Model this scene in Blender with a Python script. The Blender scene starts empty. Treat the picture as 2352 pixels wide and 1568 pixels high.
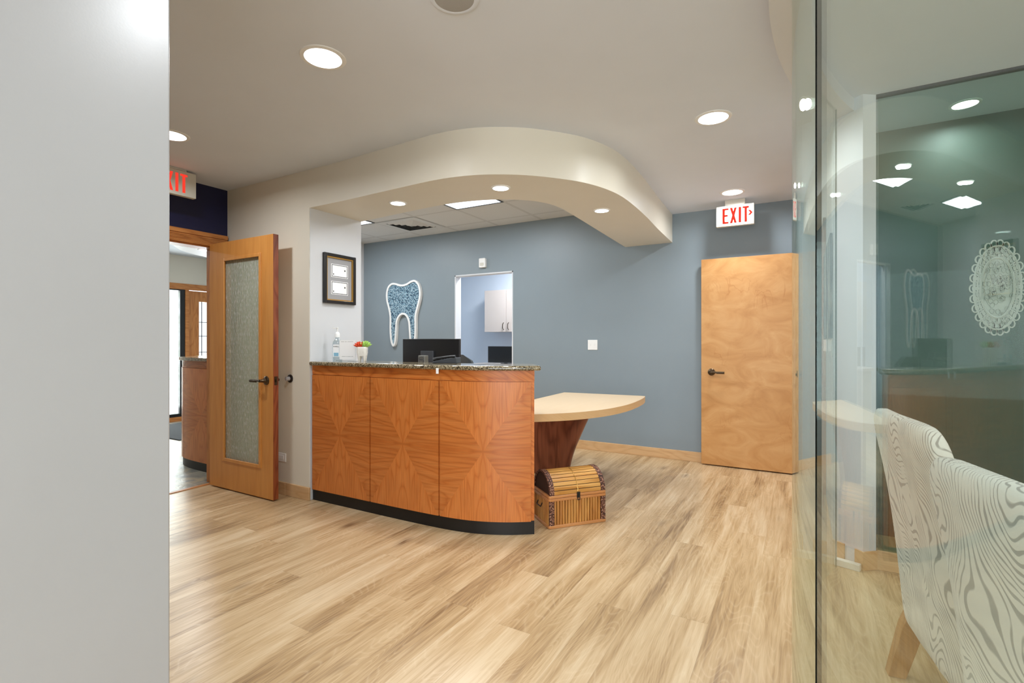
import bpy, bmesh, math, random
from mathutils import Vector, Matrix
random.seed(7)
D = bpy.data
sc = bpy.context.scene
COL = sc.collection
PI = math.pi
C30, S30 = math.cos(PI/6), 0.5
H = 1.28
ZC = 2.665     # main ceiling
ZT = 2.80      # tile ceiling
ZS = 2.358     # underside of the curved soffit


def W(x, y):
    """point given to the right / ahead of the standing place -> room axes"""
    return (C30*x - S30*y, S30*x + C30*y)


def lin(c):
    c /= 255.0
    return c/12.92 if c <= 0.04045 else ((c+0.055)/1.055)**2.4


def rgb(r, g, b):
    return (lin(r), lin(g), lin(b), 1.0)


# ------------------------------------------------------------------ materials
class NT:
    def __init__(s, name):
        s.m = D.materials.new(name); s.m.use_nodes = True
        s.t = s.m.node_tree; s.t.nodes.clear()
        s.out = s.t.nodes.new('ShaderNodeOutputMaterial')

    def n(s, typ, ins=None, **props):
        nd = s.t.nodes.new('ShaderNode'+typ)
        for k, v in props.items():
            setattr(nd, k, v)
        for k, v in (ins or {}).items():
            sock = nd.inputs[k]
            if isinstance(v, bpy.types.NodeSocket):
                s.t.links.new(v, sock)
            elif isinstance(v, bpy.types.Node):
                s.t.links.new(v.outputs[0], sock)
            else:
                sock.default_value = v
        return nd

    def math(s, op, a, b=0.0, c=0.0, clamp=False):
        return s.n('Math', {0: a, 1: b, 2: c}, operation=op, use_clamp=clamp).outputs[0]

    def mix(s, f, a, b, mode='MIX'):
        nd = s.n('Mix', data_type='RGBA', blend_type=mode)
        for i, v in ((0, f), (6, a), (7, b)):
            if isinstance(v, bpy.types.NodeSocket):
                s.t.links.new(v, nd.inputs[i])
            else:
                nd.inputs[i].default_value = v
        return nd.outputs[2]

    def ramp(s, f, stops):
        nd = s.n('ValToRGB', {0: f})
        el = nd.color_ramp.elements
        while len(el) < len(stops):
            el.new(0.5)
        for e, (p, c) in zip(el, stops):
            e.position = p
            e.color = c if isinstance(c, tuple) else (c, c, c, 1)
        return nd.outputs[0]

    def bsdf(s, **kw):
        nd = s.n('BsdfPrincipled')
        for k, v in kw.items():
            k = k.replace('_', ' ')
            if isinstance(v, bpy.types.NodeSocket):
                s.t.links.new(v, nd.inputs[k])
            else:
                nd.inputs[k].default_value = v
        return nd

    def fin(s, sh):
        s.t.links.new(sh.outputs[0], s.out.inputs[0])
        return s.m


def flat(name, col, rough=0.5, metal=0.0, spec=0.5, bump=0.0, bscale=200):
    t = NT(name)
    kw = dict(Base_Color=col, Roughness=rough, Metallic=metal, Specular_IOR_Level=spec)
    co = t.n('TexCoord').outputs['Object']
    ns = t.n('TexNoise', {'Vector': co, 'Scale': 3.0, 'Detail': 3.0})
    kw['Base_Color'] = t.mix(ns.outputs[0], tuple(c*0.96 for c in col[:3])+(1,), tuple(min(1, c*1.03) for c in col[:3])+(1,))
    if bump:
        n2 = t.n('TexNoise', {'Vector': co, 'Scale': float(bscale), 'Detail': 2.0})
        kw['Normal'] = t.n('Bump', {'Height': n2.outputs[0], 'Strength': bump, 'Distance': 0.002}).outputs[0]
    return t.fin(t.bsdf(**kw))


def emis(name, col, s):
    t = NT(name)
    return t.fin(t.n('Emission', {'Color': col, 'Strength': s}))


def sep(t, v):
    nd = t.n('SeparateXYZ', {0: v})
    return nd.outputs[0], nd.outputs[1], nd.outputs[2]


def wood_pattern(t, across, along, third, lightc, midc, darkc, ring=9.0, fine=160.0, contrast=1.0):
    """wood colour from a coordinate across the grain and one along it, in metres"""
    v = t.n('CombineXYZ', {0: t.math('MULTIPLY', across, 4.0), 1: t.math('MULTIPLY', along, 0.8), 2: third}).outputs[0]
    n1 = t.n('TexNoise', {'Vector': v, 'Scale': 1.6, 'Detail': 2.0, 'Roughness': 0.45, 'Distortion': 0.3}).outputs[0]
    rg = t.math('PINGPONG', t.math('MULTIPLY', n1, ring*2), 1.0)
    v2 = t.n('CombineXYZ', {0: t.math('MULTIPLY', across, fine), 1: t.math('MULTIPLY', along, 5.0), 2: third}).outputs[0]
    n2 = t.n('TexNoise', {'Vector': v2, 'Scale': 1.0, 'Detail': 3.0}).outputs[0]
    v3 = t.n('CombineXYZ', {0: t.math('MULTIPLY', across, 22.0), 1: t.math('MULTIPLY', along, 1.6), 2: third}).outputs[0]
    n3 = t.n('TexNoise', {'Vector': v3, 'Scale': 1.0, 'Detail': 3.0}).outputs[0]
    f = t.math('ADD', t.math('MULTIPLY', t.math('POWER', rg, 2.5), 0.45*contrast), t.math('MULTIPLY', n3, 0.55))
    c = t.ramp(f, [(0.15, lightc), (0.5, midc), (0.95, darkc)])
    f2 = t.ramp(n2, [(0.40, 0.72), (0.58, 1.0)])
    return t.mix(0.65*min(1, contrast), c, f2, 'MULTIPLY')


def wood(name, lightc, midc, darkc, axis='Z', rough=0.35, ring=9.0, contrast=1.0, coat=0.0, fine=160.0):
    t = NT(name)
    x, y, z = sep(t, t.n('TexCoord').outputs['Object'])
    if axis == 'Z':
        a, l, th = t.math('ADD', x, y), z, t.math('MULTIPLY', t.math('SUBTRACT', x, y), 0.5)
    elif axis == 'X':
        a, l, th = t.math('ADD', y, z), x, 0.0
    else:
        a, l, th = t.math('ADD', x, z), y, 0.0
    c = wood_pattern(t, a, l, th, lightc, midc, darkc, ring, fine, contrast)
    return t.fin(t.bsdf(Base_Color=c, Roughness=rough, Coat_Weight=coat, Coat_Roughness=0.15))


def veneer(name, lightc, midc, darkc):
    """sunburst veneer: four book-matched quarters meeting in the middle of a panel (UV in metres, 2nd UV layer = half sizes)"""
    t = NT(name)
    u, v, _ = sep(t, t.n('UVMap', uv_map='UVMap').outputs[0])
    w2, h2, _ = sep(t, t.n('UVMap', uv_map='Half').outputs[0])
    au, av = t.math('ABSOLUTE', u), t.math('ABSOLUTE', v)
    vert = t.math('GREATER_THAN', t.math('DIVIDE', av, h2), t.math('DIVIDE', au, w2))
    sgn = t.math('MULTIPLY', t.math('SIGN', v), 0.35)
    across = t.math('ADD', t.math('MULTIPLY', vert, au), t.math('MULTIPLY', t.math('SUBTRACT', 1.0, vert), av))
    along = t.math('ADD', t.math('MULTIPLY', vert, av), t.math('MULTIPLY', t.math('SUBTRACT', 1.0, vert), au))
    th = t.math('ADD', t.math('MULTIPLY', vert, 3.7), w2)
    c = wood_pattern(t, across, along, th, lightc, midc, darkc, 11.0, 170.0, 0.75)
    dk = t.math('SUBTRACT', 1.0, t.math('MULTIPLY', t.math('SUBTRACT', 1.0, vert), 0.10))
    c = t.mix(1.0, c, t.n('CombineColor', {0: dk, 1: dk, 2: dk}).outputs[0], 'MULTIPLY')
    return t.fin(t.bsdf(Base_Color=c, Roughness=0.38, Coat_Weight=0.15, Coat_Roughness=0.2))


def floor_mat():
    t = NT('plank_floor')
    x, y, z = sep(t, t.n('NewGeometry').outputs['Position'])
    xs = t.math('DIVIDE', t.math('ADD', x, 20.0), 0.165)
    row = t.math('FLOOR', xs); fx = t.math('FRACT', xs)
    r1 = t.n('TexWhiteNoise', {'W': row}, noise_dimensions='1D').outputs[0]
    ys = t.math('DIVIDE', t.math('ADD', t.math('ADD', y, 20.0), t.math('MULTIPLY', r1, 1.9)), 1.85)
    pl = t.math('FLOOR', ys); fy = t.math('FRACT', ys)
    idn = t.n('TexWhiteNoise', {'Vector': t.n('CombineXYZ', {0: row, 1: pl, 2: 0.0}).outputs[0]}, noise_dimensions='3D').outputs[0]
    th = t.math('MULTIPLY', idn, 50.0)
    vx = t.math('MULTIPLY', x, 7.0)
    v1 = t.n('CombineXYZ', {0: vx, 1: t.math('MULTIPLY', y, 0.8), 2: th}).outputs[0]
    big = t.n('TexNoise', {'Vector': v1, 'Scale': 1.0, 'Detail': 3.0, 'Roughness': 0.55, 'Distortion': 0.5}).outputs[0]
    v2 = t.n('CombineXYZ', {0: t.math('MULTIPLY', x, 75.0), 1: t.math('MULTIPLY', y, 3.4), 2: th}).outputs[0]
    fine = t.n('TexNoise', {'Vector': v2, 'Scale': 1.0, 'Detail': 4.0, 'Roughness': 0.6}).outputs[0]
    v4 = t.n('CombineXYZ', {0: t.math('MULTIPLY', x, 5.0), 1: t.math('MULTIPLY', y, 0.9), 2: th}).outputs[0]
    cn = t.n('TexNoise', {'Vector': v4, 'Scale': 1.0, 'Detail': 1.0, 'Distortion': 0.6}).outputs[0]
    ring = t.math('PINGPONG', t.math('MULTIPLY', cn, 70.0), 1.0)
    # knots
    v3 = t.n('CombineXYZ', {0: t.math('MULTIPLY', x, 3.6), 1: t.math('MULTIPLY', y, 1.5), 2: 0.0}).outputs[0]
    dn = t.n('TexNoise', {'Vector': v2, 'Scale': 0.5, 'Detail': 2.0}).outputs['Color']
    v3d = t.mix(0.10, v3, dn, 'ADD')
    kd = t.n('TexVoronoi', {'Vector': v3d, 'Scale': 1.0, 'Randomness': 1.0}).outputs['Distance']
    knot = t.ramp(kd, [(0.02, 1.0), (0.07, 0.55), (0.17, 0.0)])
    f = t.math('ADD', t.math('MULTIPLY', big, 0.62), t.math('MULTIPLY', fine, 0.38))
    f = t.math('ADD', f, t.math('MULTIPLY', t.math('SUBTRACT', idn, 0.5), 0.03))
    c = t.ramp(f, [(0.34, rgb(216, 192, 156)), (0.46, rgb(199, 170, 130)), (0.55, rgb(180, 149, 108)), (0.66, rgb(142, 112, 78))])
    lt = t.math('MULTIPLY', t.math('POWER', ring, 4.0), 0.20)
    c = t.mix(lt, c, rgb(232, 210, 176))
    c = t.mix(t.math('MULTIPLY', knot, t.ramp(fine, [(0.3, 0.45), (0.6, 0.9)])), c, rgb(104, 76, 50))
    # seams
    sx = t.math('LESS_THAN', t.math('MINIMUM', fx, t.math('SUBTRACT', 1.0, fx)), 0.008)
    sy = t.math('LESS_THAN', t.math('MINIMUM', fy, t.math('SUBTRACT', 1.0, fy)), 0.0012)
    c = t.mix(t.math('MULTIPLY', t.math('MAXIMUM', sx, sy), 0.12), c, rgb(100, 74, 50))
    rg = t.math('ADD', 0.24, t.math('MULTIPLY', fine, 0.14))
    bp = t.n('Bump', {'Height': fine, 'Strength': 0.06, 'Distance': 0.002}).outputs[0]
    return t.fin(t.bsdf(Base_Color=c, Roughness=rg, Normal=bp, Specular_IOR_Level=0.5))


def slate_mat():
    t = NT('slate_tile')
    x, y, z = sep(t, t.n('NewGeometry').outputs['Position'])
    v = t.n('CombineXYZ', {0: x, 1: y, 2: 0.0}).outputs[0]
    br = t.n('TexBrick', {'Vector': v, 'Scale': 1.0, 'Mortar Size': 0.008, 'Brick Width': 0.41, 'Row Height': 0.41,
                          'Color1': (0.25, 0.25, 0.25, 1), 'Color2': (0.85, 0.85, 0.85, 1), 'Mortar': (0, 0, 0, 1)}, offset=0.5)
    n = t.n('TexNoise', {'Vector': v, 'Scale': 4.0, 'Detail': 6.0, 'Roughness': 0.6, 'Distortion': 1.0}).outputs[0]
    c = t.ramp(n, [(0.3, rgb(92, 96, 96)), (0.5, rgb(136, 132, 118)), (0.62, rgb(158, 146, 120)), (0.75, rgb(112, 116, 116))])
    c = t.mix(0.35, c, br.outputs[0], 'OVERLAY')
    c = t.mix(br.outputs['Fac'], c, rgb(168, 160, 144))
    bp = t.n('Bump', {'Height': n, 'Strength': 0.5, 'Distance': 0.01}).outputs[0]
    return t.fin(t.bsdf(Base_Color=c, Roughness=0.32, Normal=bp))


def granite_mat():
    t = NT('speckled_granite')
    co = t.n('TexCoord').outputs['Object']
    v1 = t.n('TexVoronoi', {'Vector': co, 'Scale': 170.0}).outputs['Color']
    r, g, b = sep(t, v1)
    c = t.ramp(r, [(0.0, rgb(46, 38, 28)), (0.28, rgb(96, 82, 58)), (0.55, rgb(142, 128, 100)), (0.8, rgb(176, 164, 138)), (1.0, rgb(120, 104, 72))])
    n = t.n('TexNoise', {'Vector': co, 'Scale': 60.0, 'Detail': 3.0}).outputs[0]
    c = t.mix(t.ramp(n, [(0.6, 0.0), (0.68, 1.0)]), c, rgb(34, 28, 22))
    return t.fin(t.bsdf(Base_Color=c, Roughness=0.12, Coat_Weight=0.4, Coat_Roughness=0.05))


def fabric_mat():
    t = NT('swirl_fabric')
    co = t.n('TexCoord').outputs['Object']
    x, y, z = sep(t, co)
    v = t.n('CombineXYZ', {0: t.math('MULTIPLY', x, 1.0), 1: y, 2: t.math('MULTIPLY', z, 0.62)}).outputs[0]
    n2 = t.n('TexNoise', {'Vector': v, 'Scale': 24.0, 'Detail': 1.0}).outputs[0]
    wd = t.n('TexNoise', {'Vector': v, 'Scale': 4.2, 'Detail': 1.0, 'Roughness': 0.4}).outputs['Color']
    vv = t.mix(0.42, v, wd, 'ADD')
    a = t.n('TexWave', {'Vector': vv, 'Scale': 29.0, 'Distortion': 10.0, 'Detail': 1.0, 'Detail Scale': 0.36, 'Detail Roughness': 0.4},
            wave_type='BANDS', bands_direction='DIAGONAL').outputs['Fac']
    th = t.math('ADD', 0.74, t.math('MULTIPLY', t.math('SUBTRACT', n2, 0.5), 0.9))
    ln = t.math('MULTIPLY', t.math('SUBTRACT', a, th), 5.0, clamp=True)
    c = t.mix(ln, rgb(214, 211, 202), rgb(156, 155, 148))
    wv = t.n('TexNoise', {'Vector': co, 'Scale': 420.0, 'Detail': 1.0}).outputs[0]
    hh = t.math('ADD', t.math('MULTIPLY', ln, -0.6), t.math('MULTIPLY', wv, 0.5))
    bp = t.n('Bump', {'Height': hh, 'Strength': 0.35, 'Distance': 0.002}).outputs[0]
    return t.fin(t.bsdf(Base_Color=c, Roughness=0.85, Sheen_Weight=0.25, Normal=bp))


def clear_glass(name, f0, power, tint):
    """clear pane: see-through with a mirror layer that grows toward grazing angles"""
    t = NT(name)
    g = t.n('NewGeometry')
    d = t.n('VectorMath', {0: g.outputs['Normal'], 1: g.outputs['Incoming']}, operation='DOT_PRODUCT').outputs['Value']
    c = t.math('ABSOLUTE', d)
    f = t.math('POWER', t.math('SUBTRACT', 1.0, c, clamp=True), power)
    f = t.math('ADD', f0, t.math('MULTIPLY', f, 1.0-f0), clamp=True)
    tr = t.n('BsdfTransparent', {'Color': tint})
    gl = t.n('BsdfGlossy', {'Color': (0.92, 0.98, 0.96, 1), 'Roughness': 0.0})
    return t.fin(t.n('MixShader', {0: f, 1: tr.outputs[0], 2: gl.outputs[0]}))


def rain_glass(name, tint, sparkle, seam=90.0, trans=0.5):
    t = NT(name)
    co = t.n('TexCoord').outputs['Object']
    x, y, z = sep(t, co)
    v = t.n('CombineXYZ', {0: t.math('MULTIPLY', t.math('ADD', x, y), seam), 1: t.math('MULTIPLY', z, 9.0), 2: 0.0}).outputs[0]
    n = t.n('TexNoise', {'Vector': v, 'Scale': 1.0, 'Detail': 3.0, 'Distortion': 0.6}).outputs[0]
    v2 = t.n('CombineXYZ', {0: t.math('MULTIPLY', t.math('ADD', x, y), seam*2), 1: t.math('MULTIPLY', z, 28.0), 2: 3.0}).outputs[0]
    n2 = t.n('TexNoise', {'Vector': v2, 'Scale': 1.0, 'Detail': 1.0}).outputs[0]
    bp = t.n('Bump', {'Height': t.math('ADD', n, t.math('MULTIPLY', n2, 0.5)), 'Strength': 0.9, 'Distance': 0.01}).outputs[0]
    dro = t.ramp(n2, [(0.56, 0.0), (0.64, 1.0)])  # whitish drops: the sparkle of the glass put into its colour
    c = t.mix(dro, tint, sparkle)
    p = t.bsdf(Base_Color=c, Roughness=0.18, Normal=bp)
    tr = t.n('BsdfTransparent', {'Color': t.mix(t.ramp(n, [(0.42, 0.0), (0.62, 1.0)]), (0.82, 0.86, 0.80, 1), (1, 1, 1, 1))})
    return t.fin(t.n('MixShader', {0: trans, 1: p.outputs[0], 2: tr.outputs[0]}))


def tile_ceiling_mat():
    t = NT('ceiling_tiles')
    x, y, z = sep(t, t.n('NewGeometry').outputs['Position'])
    fx = t.math('FRACT', t.math('DIVIDE', t.math('ADD', x, 2.80+6.4), 0.64))
    fy = t.math('FRACT', t.math('DIVIDE', t.math('ADD', y, -4.68+6.4), 0.64))
    mx = t.math('MINIMUM', t.math('MINIMUM', fx, t.math('SUBTRACT', 1.0, fx)), t.math('MINIMUM', fy, t.math('SUBTRACT', 1.0, fy)))
    ln = t.math('LESS_THAN', mx, 0.018)
    ln2 = t.math('LESS_THAN', mx, 0.026)
    ns = t.n('TexNoise', {'Vector': t.n('NewGeometry').outputs['Position'], 'Scale': 90.0, 'Detail': 3.0}).outputs[0]
    c = t.mix(ns, rgb(206, 206, 204), rgb(222, 222, 220))
    c = t.mix(t.math('MULTIPLY', ln2, 0.4), c, rgb(120, 118, 114))
    c = t.mix(ln, c, rgb(204, 203, 200))
    return t.fin(t.bsdf(Base_Color=c, Roughness=0.85))


def tooth_stone_mat():
    t = NT('blue_pebble_fill')
    co = t.n('TexCoord').outputs['Object']
    vo = t.n('TexVoronoi', {'Vector': co, 'Scale': 62.0})
    r, g, b = sep(t, vo.outputs['Color'])
    c = t.ramp(r, [(0.0, rgb(112, 148, 168)), (0.5, rgb(150, 182, 198)), (1.0, rgb(184, 208, 220))])
    dk = t.ramp(vo.outputs['Distance'], [(0.42, 0.0), (0.75, 1.0)])
    c = t.mix(dk, c, rgb(40, 74, 98))
    bp = t.n('Bump', {'Height': vo.outputs['Distance'], 'Strength': 1.0, 'Distance': -0.012}).outputs[0]
    return t.fin(t.bsdf(Base_Color=c, Roughness=0.7, Normal=bp))


M = {}
M['wall'] = flat('warm_grey_paint', rgb(222, 215, 199), 0.42, bump=0.05)
M['wall_white'] = flat('pale_grey_paint', rgb(212, 214, 217), 0.45, bump=0.05)
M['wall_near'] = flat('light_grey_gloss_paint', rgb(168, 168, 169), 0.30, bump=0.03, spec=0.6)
M['blue'] = flat('slate_blue_paint', rgb(132, 144, 151), 0.42, bump=0.05)
M['navy'] = flat('navy_paint', rgb(16, 18, 62), 0.4)
M['iceblue'] = flat('ice_blue_paint', rgb(204, 214, 226), 0.5)
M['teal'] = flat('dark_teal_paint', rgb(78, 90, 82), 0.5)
M['ceil'] = flat('ceiling_paint', rgb(216, 222, 231), 0.8)
M['white'] = flat('white_paint', rgb(232, 232, 230), 0.4)
M['plastic'] = flat('white_plastic', rgb(236, 236, 234), 0.3)
M['black'] = flat('black_plastic', rgb(22, 22, 23), 0.35)
M['blackmetal'] = flat('black_frame_lacquer', rgb(26, 26, 27), 0.3)
M['kick'] = flat('black_toe_kick', rgb(14, 13, 13), 0.45)
M['gold'] = flat('gold_lip', rgb(196, 156, 84), 0.3, metal=0.7)
M['mat_grey'] = flat('grey_mat_board', rgb(158, 158, 160), 0.8)
M['paper'] = flat('paper', rgb(248, 248, 248), 0.7)
M['grey_ink'] = flat('grey_ink', rgb(186, 186, 186), 0.7)
M['bronze'] = flat('aged_bronze', rgb(88, 74, 58), 0.28, metal=0.9)
M['steel'] = flat('brushed_steel', rgb(190, 188, 184), 0.3, metal=0.9)
M['rubber'] = flat('grey_rubber', rgb(170, 166, 168), 0.6)
M['red'] = emis('red_exit_letters', rgb(236, 62, 46), 1.1)
M['signface'] = flat('exit_sign_face', rgb(206, 203, 192), 0.5)
M['fixture'] = flat('fixture_cream', rgb(214, 208, 196), 0.5)
M['lens'] = emis('lamp_lens', (1.0, 0.97, 0.92, 1), 9.0)
M['panel_lens'] = emis('light_panel_lens', (0.93, 0.97, 1.0, 1), 2.4)
M['grille'] = flat('speaker_grille', rgb(168, 167, 164), 0.6, bump=0.6, bscale=900)
M['dark'] = flat('duct_shade', rgb(40, 40, 40), 0.8)
M['kitchen'] = flat('greige_laminate', rgb(206, 196, 190), 0.45)
M['grey'] = flat('grey_plastic', rgb(104, 103, 96), 0.4)
M['charcoal'] = flat('charcoal_plastic', rgb(60, 63, 68), 0.35)
M['chairgrey'] = flat('chair_shell', rgb(70, 76, 80), 0.2)
M['bluelabel'] = flat('blue_label', rgb(140, 190, 214), 0.5)
M['ceramic'] = flat('white_ceramic', rgb(238, 234, 226), 0.2)
M['orange'] = flat('orange_succulent', rgb(216, 74, 34), 0.5)
M['lime'] = flat('lime_succulent', rgb(168, 204, 104), 0.5)
M['rug'] = flat('entrance_mat', rgb(44, 46, 48), 0.95, bump=0.8, bscale=300)
M['floor'] = floor_mat()
M['slate'] = slate_mat()
M['granite'] = granite_mat()
M['fabric'] = fabric_mat()
CH = (rgb(214, 130, 62), rgb(198, 110, 44), rgb(164, 82, 30))
M['cherry_h'] = wood('cherry_band', CH[0], CH[1], CH[2], 'X', 0.38)
M['cherry_v'] = wood('cherry_upright', rgb(150, 88, 62), rgb(122, 66, 44), rgb(92, 46, 30), 'Z', 0.3, ring=6)
M['cherry_edge'] = wood('cherry_edge', rgb(160, 84, 44), rgb(136, 62, 30), rgb(98, 40, 18), 'Z', 0.4)
M['veneer'] = veneer('sunburst_veneer', CH[0], CH[1], CH[2])
M['door_oak'] = wood('honey_birch', rgb(216, 150, 78), rgb(204, 136, 66), rgb(184, 116, 52), 'Z', 0.35, ring=3, contrast=0.35)
M['trim'] = wood('honey_trim', rgb(208, 140, 76), rgb(186, 116, 56), rgb(150, 86, 38), 'Y', 0.4, contrast=0.7)
M['trim_z'] = wood('honey_trim_upright', rgb(208, 140, 76), rgb(186, 116, 56), rgb(150, 86, 38), 'Z', 0.4, contrast=0.7)
M['base_x'] = wood('baseboard_wood', rgb(216, 178, 132), rgb(202, 160, 112), rgb(172, 130, 86), 'X', 0.45, contrast=0.5)
M['base_y'] = wood('baseboard_wood_b', rgb(216, 178, 132), rgb(202, 160, 112), rgb(172, 130, 86), 'Y', 0.45, contrast=0.5)
M['maple_top'] = wood('maple_laminate', rgb(226, 200, 164), rgb(222, 194, 156), rgb(214, 184, 144), 'Y', 0.3, contrast=0.15)
M['maple_edge'] = wood('maple_edge', rgb(210, 172, 124), rgb(204, 164, 114), rgb(194, 152, 102), 'Y', 0.4, contrast=0.25)
M['leg_wood'] = wood('chair_leg_wood', rgb(184, 136, 82), rgb(164, 116, 64), rgb(136, 90, 46), 'Z', 0.35, contrast=0.6)
M['bamboo'] = wood('bamboo', rgb(208, 152, 80), rgb(184, 122, 56), rgb(136, 80, 34), 'Z', 0.3, ring=4, contrast=0.7)
M['bamboo_x'] = wood('bamboo_lid', rgb(216, 164, 92), rgb(190, 132, 62), rgb(140, 86, 36), 'X', 0.25, ring=4, contrast=0.7)
M['bamboo_rim'] = wood('bamboo_rim', rgb(206, 146, 92), rgb(188, 124, 70), rgb(146, 88, 46), 'X', 0.3, ring=3, contrast=0.5)


def maple_door():
    t = NT('maple_veneer_door')
    x, y, z = sep(t, t.n('TexCoord').outputs['Object'])
    v = t.n('CombineXYZ', {0: t.math('MULTIPLY', x, 2.2), 1: y, 2: t.math('MULTIPLY', z, 4.0)}).outputs[0]
    n = t.n('TexNoise', {'Vector': v, 'Scale': 1.3, 'Detail': 5.0, 'Roughness': 0.55, 'Distortion': 1.4}).outputs[0]
    c = t.ramp(n, [(0.30, rgb(206, 158, 102)), (0.5, rgb(196, 144, 86)), (0.70, rgb(180, 126, 68))])
    # contour-like mineral streaks
    v2 = t.n('CombineXYZ', {0: t.math('MULTIPLY', x, 3.2), 1: y, 2: t.math('MULTIPLY', z, 1.4)}).outputs[0]
    n2 = t.n('TexNoise', {'Vector': v2, 'Scale': 1.7, 'Detail': 3.0, 'Distortion': 1.2}).outputs[0]
    st = t.math('ABSOLUTE', t.math('SUBTRACT', n2, 0.56))
    st = t.ramp(st, [(0.0, 1.0), (0.018, 0.0)])
    mk = t.n('TexNoise', {'Vector': v, 'Scale': 0.5, 'Detail': 1.0}).outputs[0]
    st = t.math('MULTIPLY', st, t.ramp(mk, [(0.5, 0.0), (0.6, 0.5)]))
    c = t.mix(st, c, rgb(168, 106, 46))
    return t.fin(t.bsdf(Base_Color=c, Roughness=0.4))


M['maple_door'] = maple_door()


def band_mat():
    t = NT('woven_brown_band')
    co = t.n('TexCoord').outputs['Object']
    n = t.n('TexVoronoi', {'Vector': co, 'Scale': 95.0}).outputs['Distance']
    c = t.ramp(n, [(0.1, rgb(200, 160, 134)), (0.4, rgb(122, 74, 52)), (0.7, rgb(62, 34, 24))])
    bp = t.n('Bump', {'Height': n, 'Strength': 0.8, 'Distance': 0.006}).outputs[0]
    return t.fin(t.bsdf(Base_Color=c, Roughness=0.6, Normal=bp))


M['band'] = band_mat()
M['glass_near'] = clear_glass('partition_glass', 0.062, 5.0, (0.945, 0.98, 0.962, 1))
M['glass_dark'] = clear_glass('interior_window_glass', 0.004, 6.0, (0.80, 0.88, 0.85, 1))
M['picture_glass'] = clear_glass('picture_glass', 0.03, 5.0, (1, 1, 1, 1))
M['acrylic'] = clear_glass('clear_acrylic', 0.05, 4.0, (0.95, 0.97, 0.98, 1))
M['gel'] = clear_glass('clear_bottle', 0.08, 3.0, (0.84, 0.89, 0.91, 1))
M['door_glass'] = rain_glass('rain_glass', rgb(214, 220, 200), rgb(255, 255, 250), 80.0, 0.6)
M['side_glass'] = rain_glass('frosted_rain_glass', rgb(220, 226, 230), rgb(255, 255, 255), 60.0, 0.85)
M['lead_glass'] = clear_glass('leaded_glass', 0.05, 5.0, (0.9, 0.9, 0.9, 1))


def painting_mat():
    t = NT('abstract_canvas')
    x, y, z = sep(t, t.n('TexCoord').outputs['Object'])
    v = t.n('CombineXYZ', {0: 0.0, 1: t.math('MULTIPLY', y, 4.0), 2: t.math('MULTIPLY', z, 0.8)}).outputs[0]
    n = t.n('TexNoise', {'Vector': v, 'Scale': 1.5, 'Detail': 4.0, 'Distortion': 0.4}).outputs[0]
    c = t.ramp(n, [(0.0, rgb(40, 56, 70)), (0.56, rgb(40, 58, 72)), (0.58, rgb(204, 192, 176)), (0.64, rgb(190, 172, 150)), (0.70, rgb(120, 108, 100))])
    return t.fin(t.bsdf(Base_Color=c, Roughness=0.6))


M['painting'] = painting_mat()


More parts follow.
